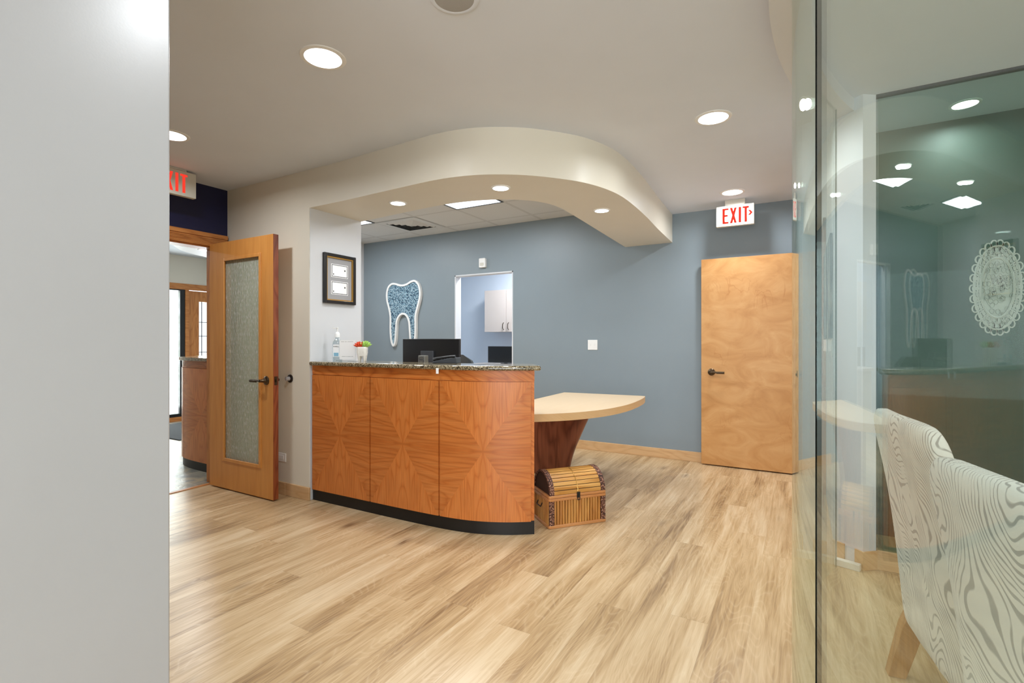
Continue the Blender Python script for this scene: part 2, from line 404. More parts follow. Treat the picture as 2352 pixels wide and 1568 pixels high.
# ------------------------------------------------------------------ geometry helpers
class B:
    def __init__(s):
        s.bm = bmesh.new()

    def box(s, x0, x1, y0, y1, z0, z1, mtx=None):
        vs = [s.bm.verts.new(p) for p in ((x0, y0, z0), (x1, y0, z0), (x1, y1, z0), (x0, y1, z0), (x0, y0, z1), (x1, y0, z1), (x1, y1, z1), (x0, y1, z1))]
        for f in ((0, 3, 2, 1), (4, 5, 6, 7), (0, 1, 5, 4), (1, 2, 6, 5), (2, 3, 7, 6), (3, 0, 4, 7)):
            s.bm.faces.new([vs[i] for i in f])
        if mtx:
            for v in vs:
                v.co = mtx @ v.co
        return s

    def prism(s, pts, z0, z1, mtx=None):
        """pts: 2-D outline; extruded from z0 to z1"""
        a = [s.bm.verts.new((p[0], p[1], z0)) for p in pts]
        b = [s.bm.verts.new((p[0], p[1], z1)) for p in pts]
        n = len(pts)
        area = sum(pts[i][0]*pts[(i+1) % n][1]-pts[(i+1) % n][0]*pts[i][1] for i in range(n))
        if area < 0:
            a.reverse(); b.reverse()
        s.bm.faces.new(list(reversed(a))); s.bm.faces.new(b)
        for i in range(n):
            j = (i+1) % n
            s.bm.faces.new((a[i], a[j], b[j], b[i]))
        if mtx:
            for v in a+b:
                v.co = mtx @ v.co
        return s

    def lathe(s, prof, seg=24, mtx=None):
        """prof: (radius, height) pairs turned about the z axis"""
        rings = []
        for r, z in prof:
            if r < 1e-6:
                rings.append([s.bm.verts.new((0, 0, z))])
            else:
                rings.append([s.bm.verts.new((r*math.cos(2*PI*i/seg), r*math.sin(2*PI*i/seg), z)) for i in range(seg)])
        for a, b in zip(rings, rings[1:]):
            for i in range(seg):
                j = (i+1) % seg
                if len(a) == 1 and len(b) == 1:
                    continue
                if len(a) == 1:
                    s.bm.faces.new((a[0], b[j], b[i]))
                elif len(b) == 1:
                    s.bm.faces.new((a[i], a[j], b[0]))
                else:
                    s.bm.faces.new((a[i], a[j], b[j], b[i]))
        if mtx:
            for r in rings:
                for v in r:
                    v.co = mtx @ v.co
        return s

    def tube(s, pts, rad, seg=10, closed=False):
        pts = [Vector(p) for p in pts]
        n = len(pts)
        rads = rad if isinstance(rad, (list, tuple)) else [rad]*n
        rings = []
        up = None
        for i, p in enumerate(pts):
            if closed:
                d = (pts[(i+1) % n]-pts[i-1]).normalized()
            else:
                d = (pts[min(i+1, n-1)]-pts[max(i-1, 0)]).normalized()
            if up is None:
                up = Vector((0, 0, 1)) if abs(d.z) < 0.9 else Vector((1, 0, 0))
            a = d.cross(up).normalized(); b = a.cross(d).normalized(); up = b
            rings.append([s.bm.verts.new(p+rads[i]*(math.cos(2*PI*k/seg)*a+math.sin(2*PI*k/seg)*b)) for k in range(seg)])
        pairs = list(zip(rings, rings[1:]))
        if closed:
            pairs.append((rings[-1], rings[0]))
        for a, b in pairs:
            for k in range(seg):
                j = (k+1) % seg
                s.bm.faces.new((a[k], a[j], b[j], b[k]))
        if not closed:
            s.bm.faces.new(list(reversed(rings[0]))); s.bm.faces.new(rings[-1])
        return s

    def loft(s, rings, cap=True, closed=True):
        rs = [[s.bm.verts.new(p) for p in r] for r in rings]
        n = len(rs[0])
        for a, b in zip(rs, rs[1:]):
            for k in range(n if closed else n-1):
                j = (k+1) % n
                s.bm.faces.new((a[k], a[j], b[j], b[k]))
        if cap:
            s.bm.faces.new(list(reversed(rs[0]))); s.bm.faces.new(rs[-1])
        return s


def tag(o, label=None, cat=None, group=None, kind=None):
    if label: o['label'] = label
    if cat: o['category'] = cat
    if group: o['group'] = group
    if kind: o['kind'] = kind
    return o


def obj(name, b, mat, parent=None, bevel=0.0, sub=0, world=True, label=None, angle=38):
    bm = b.bm
    bmesh.ops.recalc_face_normals(bm, faces=bm.faces)
    if parent is None:
        xs = [v.co for v in bm.verts]
        org = Vector(((min(c.x for c in xs)+max(c.x for c in xs))/2, (min(c.y for c in xs)+max(c.y for c in xs))/2, min(c.z for c in xs)))
        bm.transform(Matrix.Translation(-org))
    elif world:
        base = parent.matrix_basis.copy()
        p = parent.parent
        while p:
            base = p.matrix_basis @ base; p = p.parent
        bm.transform(base.inverted())
    me = D.meshes.new(name)
    bm.to_mesh(me); bm.free()
    mats = mat if isinstance(mat, (list, tuple)) else [mat]
    for m in mats:
        me.materials.append(m)
    for p in me.polygons:
        p.use_smooth = True
    me.set_sharp_from_angle(angle=math.radians(angle))
    o = D.objects.new(name, me); COL.objects.link(o)
    if parent is None:
        o.location = org
    else:
        o.parent = parent
    if bevel:
        md = o.modifiers.new('bevel', 'BEVEL'); md.width = bevel; md.segments = 2; md.limit_method = 'ANGLE'; md.angle_limit = math.radians(35)
        md.harden_normals = False
    if sub:
        md = o.modifiers.new('sub', 'SUBSURF'); md.levels = sub; md.render_levels = sub
    if label:
        o['label'] = label
    return o


def empty(name, loc, rz=0.0, label=None, cat=None, group=None, kind=None):
    o = D.objects.new(name, None); COL.objects.link(o)
    o.location = loc; o.rotation_euler = (0, 0, rz); o.empty_display_size = 0.1
    o.matrix_basis = Matrix.Translation(Vector(loc)) @ Matrix.Rotation(rz, 4, 'Z')
    return tag(o, label, cat, group, kind)


def struct(name, b, mat, label=None, cat=None, bevel=0.0, **k):
    return tag(obj(name, b, mat, bevel=bevel, **k), label, cat, kind='structure')


def spline(pts, n=6):
    """Catmull-Rom through 2-D points"""
    out = []
    P = [pts[0]]+list(pts)+[pts[-1]]
    for i in range(1, len(P)-2):
        for k in range(n):
            t = k/n
            out.append(tuple(0.5*((2*P[i][d])+(-P[i-1][d]+P[i+1][d])*t+(2*P[i-1][d]-5*P[i][d]+4*P[i+1][d]-P[i+2][d])*t*t
                             + (-P[i-1][d]+3*P[i][d]-3*P[i+1][d]+P[i+2][d])*t**3) for d in range(2)))
    out.append(tuple(pts[-1]))
    return out


def offset(path, d):
    """shift a 2-D path to its left by d"""
    out = []
    for i, p in enumerate(path):
        a = path[max(i-1, 0)]; b = path[min(i+1, len(path)-1)]
        dx, dy = b[0]-a[0], b[1]-a[1]; L = math.hypot(dx, dy) or 1
        out.append((p[0]-dy/L*d, p[1]+dx/L*d))
    return out


def ribbon(path, d0, d1):
    return offset(path, d0)+list(reversed(offset(path, d1)))


def text_into(b, txt, size, mtx, depth=0.001):
    cu = D.curves.new('lettering', 'FONT'); cu.body = txt; cu.size = size; cu.extrude = depth; cu.align_x = 'CENTER'; cu.align_y = 'CENTER'
    cu.resolution_u = 3
    to = D.objects.new('lettering', cu); COL.objects.link(to)
    dg = bpy.context.evaluated_depsgraph_get()
    me = D.meshes.new_from_object(to.evaluated_get(dg))
    me.transform(mtx)
    b.bm.from_mesh(me)
    D.objects.remove(to); D.curves.remove(cu); D.meshes.remove(me)


def face_mtx(loc, right, up):
    """local x -> right, y -> up, z -> outward"""
    r = Vector(right).normalized(); u = Vector(up).normalized(); n = r.cross(u)
    m = Matrix((r, u, n)).transposed().to_4x4()
    return Matrix.Translation(Vector(loc)) @ m


# ------------------------------------------------------------------ the room
b = B().box(-4.60, 4.6, -3.4, 8.9, -0.06, 0)
struct('floor', b, M['floor'])
b = B().box(-9.2, -4.60, -3.4, 8.9, -0.06, 0)
struct('floor_lobby', b, M['slate'])
b = B().box(-4.625, -4.585, 1.55, 2.60, 0.0, 0.006)
struct('trim_1', b, M['trim'])

# main ceiling: one continuous polygon that follows the curved soffit
OUT = spline([(-3.436, 2.680), (-3.2, 2.678), (-2.96, 2.672), (-2.48, 2.650), (-2.10, 2.640), (-1.86, 2.680), (-1.68, 2.762), (-1.52, 2.880), (-1.36, 3.06),
              (-1.26, 3.22), (-1.185, 3.44), (-1.150, 3.72), (-1.155, 4.25), (-1.19, 4.9), (-1.215, 5.60)], 6)
INN = spline([(-3.435, 3.225), (-3.03, 3.19), (-2.51, 3.15), (-2.20, 3.175), (-1.95, 3.265), (-1.775, 3.42), (-1.69, 3.63), (-1.685, 3.95),
              (-1.71, 4.72), (-1.74, 5.60)], 8)
poly = [(4.6, -3.4), (4.6, 8.9), (-1.0, 8.9), (-1.0, 5.66), (-1.3, 5.66), (-1.3, 5.60)]
poly += [(p[0]-0.05, p[1]+0.05) for p in reversed(OUT) if p[0] > -3.15]
poly += [(-3.4, 2.74), (-4.7, 2.74), (-4.7, -3.4)]
struct('ceiling', B().prism(poly, ZC, ZC+0.05), M['ceil'])
struct('ceiling_lobby', B().prism([(-9.2, -3.4), (-4.7, -3.4), (-4.7, 3.23), (-5.96, 3.23), (-5.96, 8.9), (-9.2, 8.9)], ZC, ZC+0.05), M['ceil'])
struct('ceiling_office', B().prism([(-5.95, 3.24), (-3.5, 3.24), (-3.5, 3.0), (-1.3, 3.0), (-1.3, 5.66), (-5.95, 5.66)], ZT, ZT+0.04), tile_ceiling_mat())
struct('ceiling_storeroom', B().box(-5.95, -1.0, 5.6, 8.9, 2.9, 2.95), M['ceil'])
# curved drop soffit over the desk
struct('ceiling_beam', B().prism(OUT+list(reversed(INN)), ZS, ZT+0.02), M['wall'], angle=30)

# walls
b = B().box(-4.70, -3.435, 2.68, 3.225, 0, ZT+0.1)
b.box(-4.70, -3.435, 2.68, 3.225, ZT+0.1, ZT+0.12)
struct('wall_beige', b, M['wall'])
# pale side face of the pier next to the desk
struct('wall_pier', B().box(-3.437, -3.431, 2.684, 3.225, 0, ZS), M['wall_white'])
struct('wall_office', B().box(-6.02, -5.90, 3.45, 5.60, 0, ZT+0.1), M['wall_white'])
b = B()
b.box(-6.02, -4.144, 5.60, 5.72, 0, 2.9); b.box(-3.22, 0.30, 5.60, 5.72, 0, 2.9); b.box(-4.144, -3.22, 5.60, 5.72, 2.19, 2.9)
struct('wall_back', b, M['blue'])
b = B()   # white lined opening
b.box(-4.146, -4.130, 5.598, 5.722, 0, 2.19); b.box(-3.234, -3.218, 5.598, 5.722, 0, 2.19); b.box(-4.146, -3.218, 5.598, 5.722, 2.176, 2.192)
struct('trim_2', b, M['wall_white'])
b = B()
b.box(-4.70, -4.57, -3.4, 1.45, 0, ZC); b.box(-4.70, -4.57, 2.59, 2.68, 0, ZC); b.box(-4.70, -4.57, 1.45, 2.59, 2.14, ZC)
struct('wall_navy', b, M['navy'])
# light grey wall end beside the viewer
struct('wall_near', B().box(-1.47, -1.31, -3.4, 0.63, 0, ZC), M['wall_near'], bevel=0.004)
# wall with the maple doorway and the painting
UW = 0.165
b = B()
b.prism([(UW, 3.54), (0.30, 3.41), (0.365, 3.46), (0.365, 3.62), (0.285, 3.62), (0.285, 4.60), (UW, 4.60)], 0, ZC)
b.box(UW, 0.285, 5.52, 5.60, 0, ZC); b.box(UW, 0.285, 4.60, 5.52, 2.16, ZC)
struct('wall_right', b, M['wall_white'])
struct('wall_corridor', B().box(1.2, 1.3, 4.2, 8.0, 0, ZC), M['wall'])
# glazed wall of the meeting room (dark room behind)
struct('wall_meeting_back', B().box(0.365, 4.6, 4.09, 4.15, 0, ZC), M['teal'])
struct('wall_meeting_side', B().box(4.5, 4.6, -3.4, 4.1, 0, ZC), M['wall'])
w = empty('window_1', (2.4, 3.47, 0), kind='structure', label='dark glazed wall behind the patterned chairs', cat='window')
obj('pane', B().box(0.375, 4.5, 3.466, 3.478, 0.11, ZC-0.014), M['glass_dark'], w)
obj('head_track', B().box(0.365, 4.5, 3.455, 3.49, ZC-0.014, ZC), M['charcoal'], w)
struct('baseboard_meeting', B().box(0.366, 4.5, 3.455, 3.50, 0, 0.11), M['base_x'], bevel=0.003)
# room behind the office opening
b = B(); b.box(-5.6, -2.2, 7.62, 7.72, 0, 2.9); b.box(-5.6, -5.5, 5.72, 7.62, 0, 2.9); b.box(-2.3, -2.2, 5.72, 7.62, 0, 2.9)
struct('wall_storeroom', b, M['iceblue'])
# lobby walls and the entrance front
b = B()
b.box(-8.76, -8.66, 1.0, 3.35, 0, ZC); b.box(-8.76, -8.66, 3.35, 6.4, 2.215, ZC); b.box(-8.76, -8.66, 5.55, 6.4, 0, 2.215)
b.box(-8.76, -8.66, -3.4, 1.0, 0, ZC)
struct('wall_entrance', b, M['wall'])
struct('wall_lobby', B().box(-8.76, -5.9, 6.3, 6.4, 0, ZC), M['wall'])
# wall behind the viewer with a wide window
b = B()
b.box(-9.2, -1.2, -3.5, -3.4, 0, ZC); b.box(4.4, 4.6, -3.5, -3.4, 0, ZC); b.box(-1.2, 4.4, -3.5, -3.4, 0, 0.35); b.box(-1.2, 4.4, -3.5, -3.4, 2.45, ZC)
struct('wall_window', b, M['wall'])
w = empty('window_2', (1.6, -3.45, 0.35), kind='structure', label='wide window opposite the reception desk', cat='window')
b = B()
for x in (-1.2, 0.18, 1.57, 2.96, 4.34):
    b.box(x, x+0.06, -3.48, -3.42, 0.35, 2.45)
b.box(-1.2, 4.4, -3.48, -3.42, 0.35, 0.41); b.box(-1.2, 4.4, -3.48, -3.42, 2.39, 2.45)
obj('frame', b, M['white'], w)

# baseboards
HB = 0.105
struct('baseboard_back', B().box(-2.35, UW-0.002, 5.584, 5.60, 0, HB), M['base_x'], bevel=0.003)
struct('baseboard_beige', B().box(-3.72, -3.42, 2.664, 2.68, 0, HB).box(-4.57, -3.72, 2.664, 2.68, 0, HB), M['base_x'], bevel=0.003)
b = B(); b.box(UW-0.016, UW, 3.54, 4.54, 0, HB); b.prism([(UW-0.016, 3.535), (0.215, 3.480), (0.226, 3.492), (UW, 3.552)], 0, HB)
b.prism([(0.262, 3.436), (0.300, 3.396), (0.372, 3.456), (0.366, 3.464), (0.300, 3.410), (0.270, 3.442)], 0, HB)
struct('baseboard_right', b, M['base_y'], bevel=0.002)

# doorway casing in the navy wall
b = B()
b.box(-4.57, -4.545, 1.33, 2.665, 2.13, 2.24); b.box(-4.545, -4.535, 1.33, 2.665, 2.205, 2.24); b.box(-4.70, -4.57, 1.45, 2.59, 2.115, 2.14)
for k in range(5):
    b.box(-4.545, -4.540, 1.33, 2.665, 2.14+k*0.012, 2.147+k*0.012)
struct('trim_3', b, M['trim'])
b = B(); b.box(-4.70, -4.57, 2.565, 2.59, 0, 2.14); b.box(-4.57, -4.548, 2.585, 2.664, 0, 2.13); b.box(-4.70, -4.57, 1.45, 1.475, 0, 2.14); b.box(-4.57, -4.548, 1.36, 1.46, 0, 2.13)
struct('trim_4', b, M['trim_z'])
# casing of the maple doorway
b = B()
b.box(UW-0.02, UW, 5.52, 5.583, 0, 2.23); b.box(UW-0.02, UW, 4.52, 4.60, 0, 2.23); b.box(UW-0.02, UW, 4.52, 5.583, 2.16, 2.23)
b.box(UW, 0.285, 5.50, 5.52, 0, 2.16); b.box(UW, 0.285, 4.60, 4.62, 0, 2.16); b.box(UW, 0.285, 4.60, 5.52, 2.14, 2.16)
struct('trim_5', b, M['trim_z'])


# ------------------------------------------------------------------ doors
def lever(root, x, y, z, out, direction, name='door_handle'):
    """rose and lever on a face whose outward normal is (0, out)"""
    h = B()
    m = face_mtx((x, y, z), (1, 0, 0), (0, 0, 1) if out < 0 else (0, 0, -1))
    h.lathe([(0, 0), (0.036, 0), (0.036, 0.006), (0.030, 0.012), (0.020, 0.016), (0.016, 0.026), (0.012, 0.05), (0.012, 0.062), (0, 0.064)], 28, m)
    yo = y+out*0.055
    h.tube([(x, yo, z), (x+direction*0.03, yo, z+0.002), (x+direction*0.055, yo, z), (x+direction*0.13, yo+out*0.002, z-0.003)], [0.011, 0.010, 0.009, 0.011], 12)
    h.box(min(x+direction*0.055, x+direction*0.13), max(x+direction*0.055, x+direction*0.13), yo-0.006, yo+0.006, z-0.014, z+0.010)
    return obj(name, h, M['bronze'], root, bevel=0.001)


d1 = empty('door_1', (-4.10, 2.53, 0), kind='structure', label='open honey-coloured door with a rain glass panel', cat='door')
X0, X1, Y0, Y1, Z0, Z1 = -4.548, -3.65, 2.508, 2.555, 0.012, 2.140
gx0, gx1, gz0, gz1 = -4.335, -3.815, 0.26, 1.99
b = B()
b.box(X0, gx0, Y0, Y1, Z0, Z1); b.box(gx1, X1, Y0, Y1, Z0, Z1); b.box(gx0, gx1, Y0, Y1, Z0, gz0); b.box(gx0, gx1, Y0, Y1, gz1, Z1)
lf = obj('door_leaf', b, M['door_oak'], d1)
obj('latch_edge', B().box(X1, X1+0.0015, Y0+0.001, Y1-0.001, Z0, Z1), M['cherry_edge'], d1, label='reddish brown door edge')
b = B()
for s_, yy in ((-1, Y0), (1, Y1)):
    a0, a1 = (yy-0.008, yy+0.004) if s_ < 0 else (yy-0.004, yy+0.008)
    b.box(gx0-0.012, gx0+0.016, a0, a1, gz0-0.012, gz1+0.012); b.box(gx1-0.016, gx1+0.012, a0, a1, gz0-0.012, gz1+0.012)
    b.box(gx0+0.016, gx1-0.016, a0, a1, gz0-0.012, gz0+0.016); b.box(gx0+0.016, gx1-0.016, a0, a1, gz1-0.016, gz1+0.012)
obj('glass_stop', b, M['door_oak'], d1, bevel=0.003)
obj('glass_pane', B().box(gx0, gx1, 2.526, 2.532, gz0, gz1), M['door_glass'], d1)
lever(d1, -3.735, Y0, 0.965, -1, -1)
lever(d1, -3.735, Y1, 0.965, 1, -1)
b = B().box(X1+0.0015, X1+0.0035, 2.518, 2.545, 0.93, 1.0); b.box(X1+0.003, X1+0.014, 2.526, 2.538, 0.955, 0.978)
obj('latch_plate', b, M['bronze'], d1)

d2 = empty('door_2', (-0.40, 5.50, 0), kind='structure', label='flat pale maple door standing open against the blue wall', cat='door')
obj('door_leaf', B().box(-0.900, UW-0.03, 5.500, 5.545, 0.012, 2.13), M['maple_door'], d2, bevel=0.002)
lever(d2, -0.800, 5.500, 0.965, -1, 1)
obj('latch_plate', B().box(-0.9025, -0.900, 5.51, 5.535, 0.93, 1.0), M['bronze'], d2)
for z in (0.28, 1.10, 1.90):
    b = B().box(UW-0.034, UW-0.022, 5.492, 5.500, z-0.05, z+0.05)
    b.tube([(UW-0.028, 5.488, z-0.055), (UW-0.028, 5.488, z+0.055)], 0.008, 10)
    obj('hinge', b, M['blackmetal'], d2)

# entrance door and sidelight
d3 = empty('door_3', (-8.66, 4.95, 0), kind='structure', label='honey wood entrance door with a leaded window', cat='door')
b = B()
b.box(-8.72, -8.675, 4.44, 4.61, 0.02, 2.11); b.box(-8.72, -8.675, 5.22, 5.42, 0.02, 2.11); b.box(-8.72, -8.675, 4.61, 5.22, 1.94, 2.11); b.box(-8.72, -8.675, 4.61, 5.22, 0.02, 0.30)
obj('door_leaf', b, M['trim_z'], d3)
obj('glass_pane', B().box(-8.70, -8.694, 4.61, 5.22, 0.30, 1.94), M['lead_glass'], d3)
b = B()
for y in (4.66, 4.83, 5.0):
    b.box(-8.693, -8.686, y-0.006, y+0.006, 0.30, 1.94)
for z in (0.5, 0.8, 1.1, 1.37, 1.60):
    b.box(-8.693, -8.686, 4.61, 5.22, z-0.005, z+0.005)
obj('lead_strips', b, M['charcoal'], d3)
obj('door_handle', B().tube([(-8.675, 4.50, 1.02), (-8.62, 4.50, 1.03), (-8.61, 4.56, 1.05), (-8.675, 4.58, 1.02)], 0.010, 8), M['gold'], d3)
w3 = empty('window_3', (-8.66, 3.9, 0), kind='structure', label='bright rain glass sidelight beside the entrance door', cat='window')
b = B()
b.box(-8.71, -8.66, 3.35, 3.40, 0.07, 2.12); b.box(-8.71, -8.66, 4.31, 4.385, 0.07, 2.12); b.box(-8.71, -8.66, 3.40, 4.31, 0.07, 0.12); b.box(-8.71, -8.66, 3.40, 4.31, 2.10, 2.12)
obj('frame', b, M['black'], w3)
obj('pane', B().box(-8.69, -8.684, 3.40, 4.31, 0.12, 2.10), M['side_glass'], w3)
b = B()
b.box(-8.72, -8.64, 3.30, 5.55, 2.12, 2.215); b.box(-8.72, -8.645, 4.385, 4.44, 0, 2.12); b.box(-8.72, -8.645, 3.30, 4.385, 0, 0.07); b.box(-8.72, -8.645, 5.42, 5.50, 0, 2.12)
struct('trim_6', b, M['trim'])
# round dropped ceiling in the lobby
circ = [(-5.5+1.15*math.cos(a*PI/48), 3.95+1.15*math.sin(a*PI/48)) for a in range(96)]
circ = [p for p in circ if p[0] < -5.99 or p[1] < 3.22]
circ = [p for p in circ if p[0] < -4.75]
circ.sort(key=lambda p: math.atan2(p[1]-3.95, p[0]+5.5) % (2*PI))
circ += [(-4.75, 3.22), (-5.99, 3.22)]
struct('ceiling_drop', B().prism(circ, ZS, ZC), M['wall_white'], angle=30)
tag(obj('entrance_mat', B().box(-8.4, -6.95, 3.45, 5.0, 0.0, 0.012), M['rug'], bevel=0.004),
    'dark entrance mat lying on the slate floor before the sidelight', 'door mat')

# ------------------------------------------------------------------ reception desk
PATH = spline([(-3.425, 2.695), (-3.10, 2.698), (-2.78, 2.700), (-2.45, 2.704), (-2.144, 2.716), (-1.95, 2.740), (-1.80, 2.785), (-1.66, 2.853), (-1.528, 2.946)], 8)


def arc_lengths(p):
    L = [0.0]
    for a, c in zip(p, p[1:]):
        L.append(L[-1]+math.hypot(c[0]-a[0], c[1]-a[1]))
    return L


def sub_path(p, s0, s1, n=14):
    L = arc_lengths(p)
    out = []
    for k in range(n+1):
        s = s0+(s1-s0)*k/n
        i = max(j for j in range(len(L)) if L[j] <= s+1e-9)
        i = min(i, len(p)-2)
        f = (s-L[i])/(L[i+1]-L[i])
        out.append((p[i][0]+(p[i+1][0]-p[i][0])*f, p[i][1]+(p[i+1][1]-p[i][1])*f))
    return out


def curved_panel(path, d0, d1, z0, z1):
    """panel along a path with sunburst UVs (UVMap: metres from centre, Half: half sizes)"""
    bb = B(); bm = bb.bm
    uv1 = bm.loops.layers.uv.new('UVMap'); uv2 = bm.loops.layers.uv.new('Half')
    fr = offset(path, d0); bk = offset(path, d1)
    L = arc_lengths(path); w2 = L[-1]/2; h2 = (z1-z0)/2; zm = (z0+z1)/2
    n = len(path)
    V = {}
    for i in range(n):
        for nm, q in (('f', fr), ('b', bk)):
            for zn, z in ((0, z0), (1, z1)):
                V[nm, i, zn] = bm.verts.new((q[i][0], q[i][1], z))
    coord = {}
    for (nm, i, zn), v in V.items():
        coord[v] = (L[i]-w2, (z0, z1)[zn]-zm)
    fs = []
    for i in range(n-1):
        fs.append((V['f', i, 0], V['f', i+1, 0], V['f', i+1, 1], V['f', i, 1]))
        fs.append((V['b', i+1, 0], V['b', i, 0], V['b', i, 1], V['b', i+1, 1]))
        fs.append((V['f', i, 1], V['f', i+1, 1], V['b', i+1, 1], V['b', i, 1]))
        fs.append((V['f', i+1, 0], V['f', i, 0], V['b', i, 0], V['b', i+1, 0]))
    fs.append((V['b', 0, 0], V['f', 0, 0], V['f', 0, 1], V['b', 0, 1]))
    fs.append((V['f', n-1, 0], V['b', n-1, 0], V['b', n-1, 1], V['f', n-1, 1]))
    for f in fs:
        face = bm.faces.new(f)
        for lp in face.loops:
            lp[uv1].uv = coord[lp.vert]; lp[uv2].uv = (w2, h2)
    return bb


def reception_desk(path, seams, loc, label, flip=1, granite_over=0.03, depth=0.30, endx=0.04):
    root = empty('reception_desk', loc, label=label, cat='reception desk')
    tot = arc_lengths(path)[-1]
    f = flip
    body = B().prism(ribbon(path, f*0.014, f*0.13), 0.09, 1.088)
    obj('carcass', body, M['cherry_h'], root)
    obj('toe_kick', B().prism(ribbon(path, f*0.012, f*0.12), 0.0, 0.09), M['kick'], root)
    lo, hi = 0.088, 1.012
    edges = [0.0]+seams+[tot-0.018]
    for a, c in zip(edges, edges[1:]):
        pn = curved_panel(sub_path(path, a+0.006, c-0.006), 0.0, f*0.0135, lo, hi)
        obj('veneer_panel', pn, M['veneer'], root)
    obj('top_band', B().prism(ribbon(path, f*0.006, f*0.0138), hi+0.004, 1.088), M['cherry_h'], root)
    ext = list(path)
    dx, dy = ext[-1][0]-ext[-2][0], ext[-1][1]-ext[-2][1]; L = math.hypot(dx, dy)
    ext.append((ext[-1][0]+dx/L*endx, ext[-1][1]+dy/L*endx))
    g = obj('granite_top', B().prism(ribbon(ext, -f*granite_over, f*depth), 1.088, 1.120), M['granite'], root)
    md = g.modifiers.new('round', 'BEVEL'); md.width = 0.013; md.segments = 3; md.limit_method = 'ANGLE'; md.angle_limit = math.radians(50)
    return root


LT = arc_lengths(PATH)
s1 = min(range(len(PATH)), key=lambda i: abs(PATH[i][0]+2.78)); s2 = min(range(len(PATH)), key=lambda i: abs(PATH[i][0]+2.144))
desk = reception_desk(PATH, [LT[s1], LT[s2]], (-2.5, 2.76, 0), 'curved cherry reception desk with three sunburst panels and a speckled granite top')
# lobby-side counter: same make, curving away at its far end
P2 = spline([(-4.72, 2.735), (-5.03, 2.735), (-5.33, 2.745), (-5.52, 2.775), (-5.66, 2.835), (-5.765, 2.95), (-5.82, 3.10), (-5.84, 3.30)], 8)
L2 = arc_lengths(P2)
k2 = min(range(len(P2)), key=lambda i: math.hypot(P2[i][0]+5.50, P2[i][1]-2.77))
reception_desk(P2, [L2[k2]], (-5.3, 2.9, 0), 'cherry counter with granite top on the slate floor beyond the doorway', flip=-1, endx=0.0)

# paper tag stuck under the granite edge
tag(obj('paper_tag', B().box(-2.142, -2.122, 2.680, 2.684, 1.062, 1.100), M['paper']), 'small white paper tag hanging under the granite edge of the desk', 'tag')

# work surface inside the desk (holds the monitor)
wk = empty('work_desk', (-2.5, 3.4, 0), label='low work surface behind the reception desk holding the monitor', cat='desk')
obj('desktop', B().prism(ribbon(offset(PATH, 0.135)[:54], 0.0, 0.62), 0.73, 0.76), M['maple_top'], wk)
for x in (-3.35, -2.35):
    obj('support_panel', B().box(x, x+0.025, 2.90, 3.35, 0, 0.73), M['maple_edge'], wk)

# maple side table
TT = [(-2.10, 4.71), (-1.32, 4.775)] + spline([(-1.286, 4.765), (-1.255, 4.59), (-1.235, 4.30), (-1.240, 4.02), (-1.287, 3.741), (-1.372, 3.52), (-1.483, 3.345), (-1.642, 3.187), (-1.80, 3.09)], 5) + [(-2.0, 3.60), (-2.08, 4.03)]
mt = empty('side_table', (-1.7, 4.0, 0), label='light maple table with a curved edge on a cherry pedestal', cat='table')
bb = B().prism(TT, 0.705, 0.76)
t = obj('table_top', bb, [M['maple_edge'], M['maple_top']], mt)
for p in t.data.polygons:
    if p.normal.z > 0.5:
        p.material_index = 1
prof = spline([(-1.930, 0.0), (-1.905, 0.12), (-1.865, 0.25), (-1.80, 0.40), (-1.735, 0.54), (-1.68, 0.64), (-1.65, 0.705)], 5)
rings = []
for (x, z) in prof:
    rr = []
    for k in range(13):
        a = -PI/2+PI*k/12
        rr.append((x-0.12+0.12*math.cos(a), 4.42+0.10*math.sin(a), z))
    rr += [(-2.32, 4.52, z), (-2.32, 4.32, z)]
    rings.append(rr)
ped = obj('pedestal', B().loft(rings), M['cherry_v'], mt, angle=50)


# ------------------------------------------------------------------ things on the desk
def at_top(px, y):
    return px


bt = empty('sanitizer_bottle', (-3.305, 2.85, 1.12), rz=math.radians(25), label='clear hand sanitizer pump bottle standing by the pale pier', cat='bottle')


def rrect(w, d, r, n=4):
    out = []
    for cx, cy, a0 in ((w-r, d-r, 0), (-w+r, d-r, 90), (-w+r, -d+r, 180), (w-r, -d+r, 270)):
        for k in range(n+1):
            a = math.radians(a0+90*k/n)
            out.append((cx+r*math.cos(a), cy+r*math.sin(a)))
    return out


rings = []
for z, f in ((0.0, 0.92), (0.006, 1), (0.14, 1), (0.16, 0.92), (0.175, 0.6), (0.182, 0.42), (0.195, 0.42)):
    rings.append([(x*f, y*f, z) for x, y in rrect(0.036, 0.022, 0.012)])
obj('bottle_body', B().loft(rings), M['gel'], bt, world=False)
cap = B().lathe([(0.0, 0.194), (0.019, 0.194), (0.019, 0.222), (0.012, 0.236), (0.006, 0.24), (0.006, 0.268), (0.010, 0.270), (0.010, 0.276), (0, 0.278)], 20)
cap.box(-0.040, 0.006, -0.007, 0.007, 0.266, 0.276)
obj('pump', cap, M['plastic'], bt, world=False)
lab = B().box(-0.026, 0.026, -0.0232, -0.0226, 0.035, 0.135)
obj('front_label', lab, M['paper'], bt, world=False)
b = B(); text_into(b, 'PURELL', 0.0145, face_mtx((0, -0.0236, 0.118), (1, 0, 0), (0, 0, 1)), 0.0003)
obj('label_lettering', b, M['black'], bt, world=False)
obj('blue_label_patch', B().box(-0.020, 0.020, -0.0240, -0.0234, 0.040, 0.068), M['bluelabel'], bt, world=False, label='pale blue patch at the foot of the label')

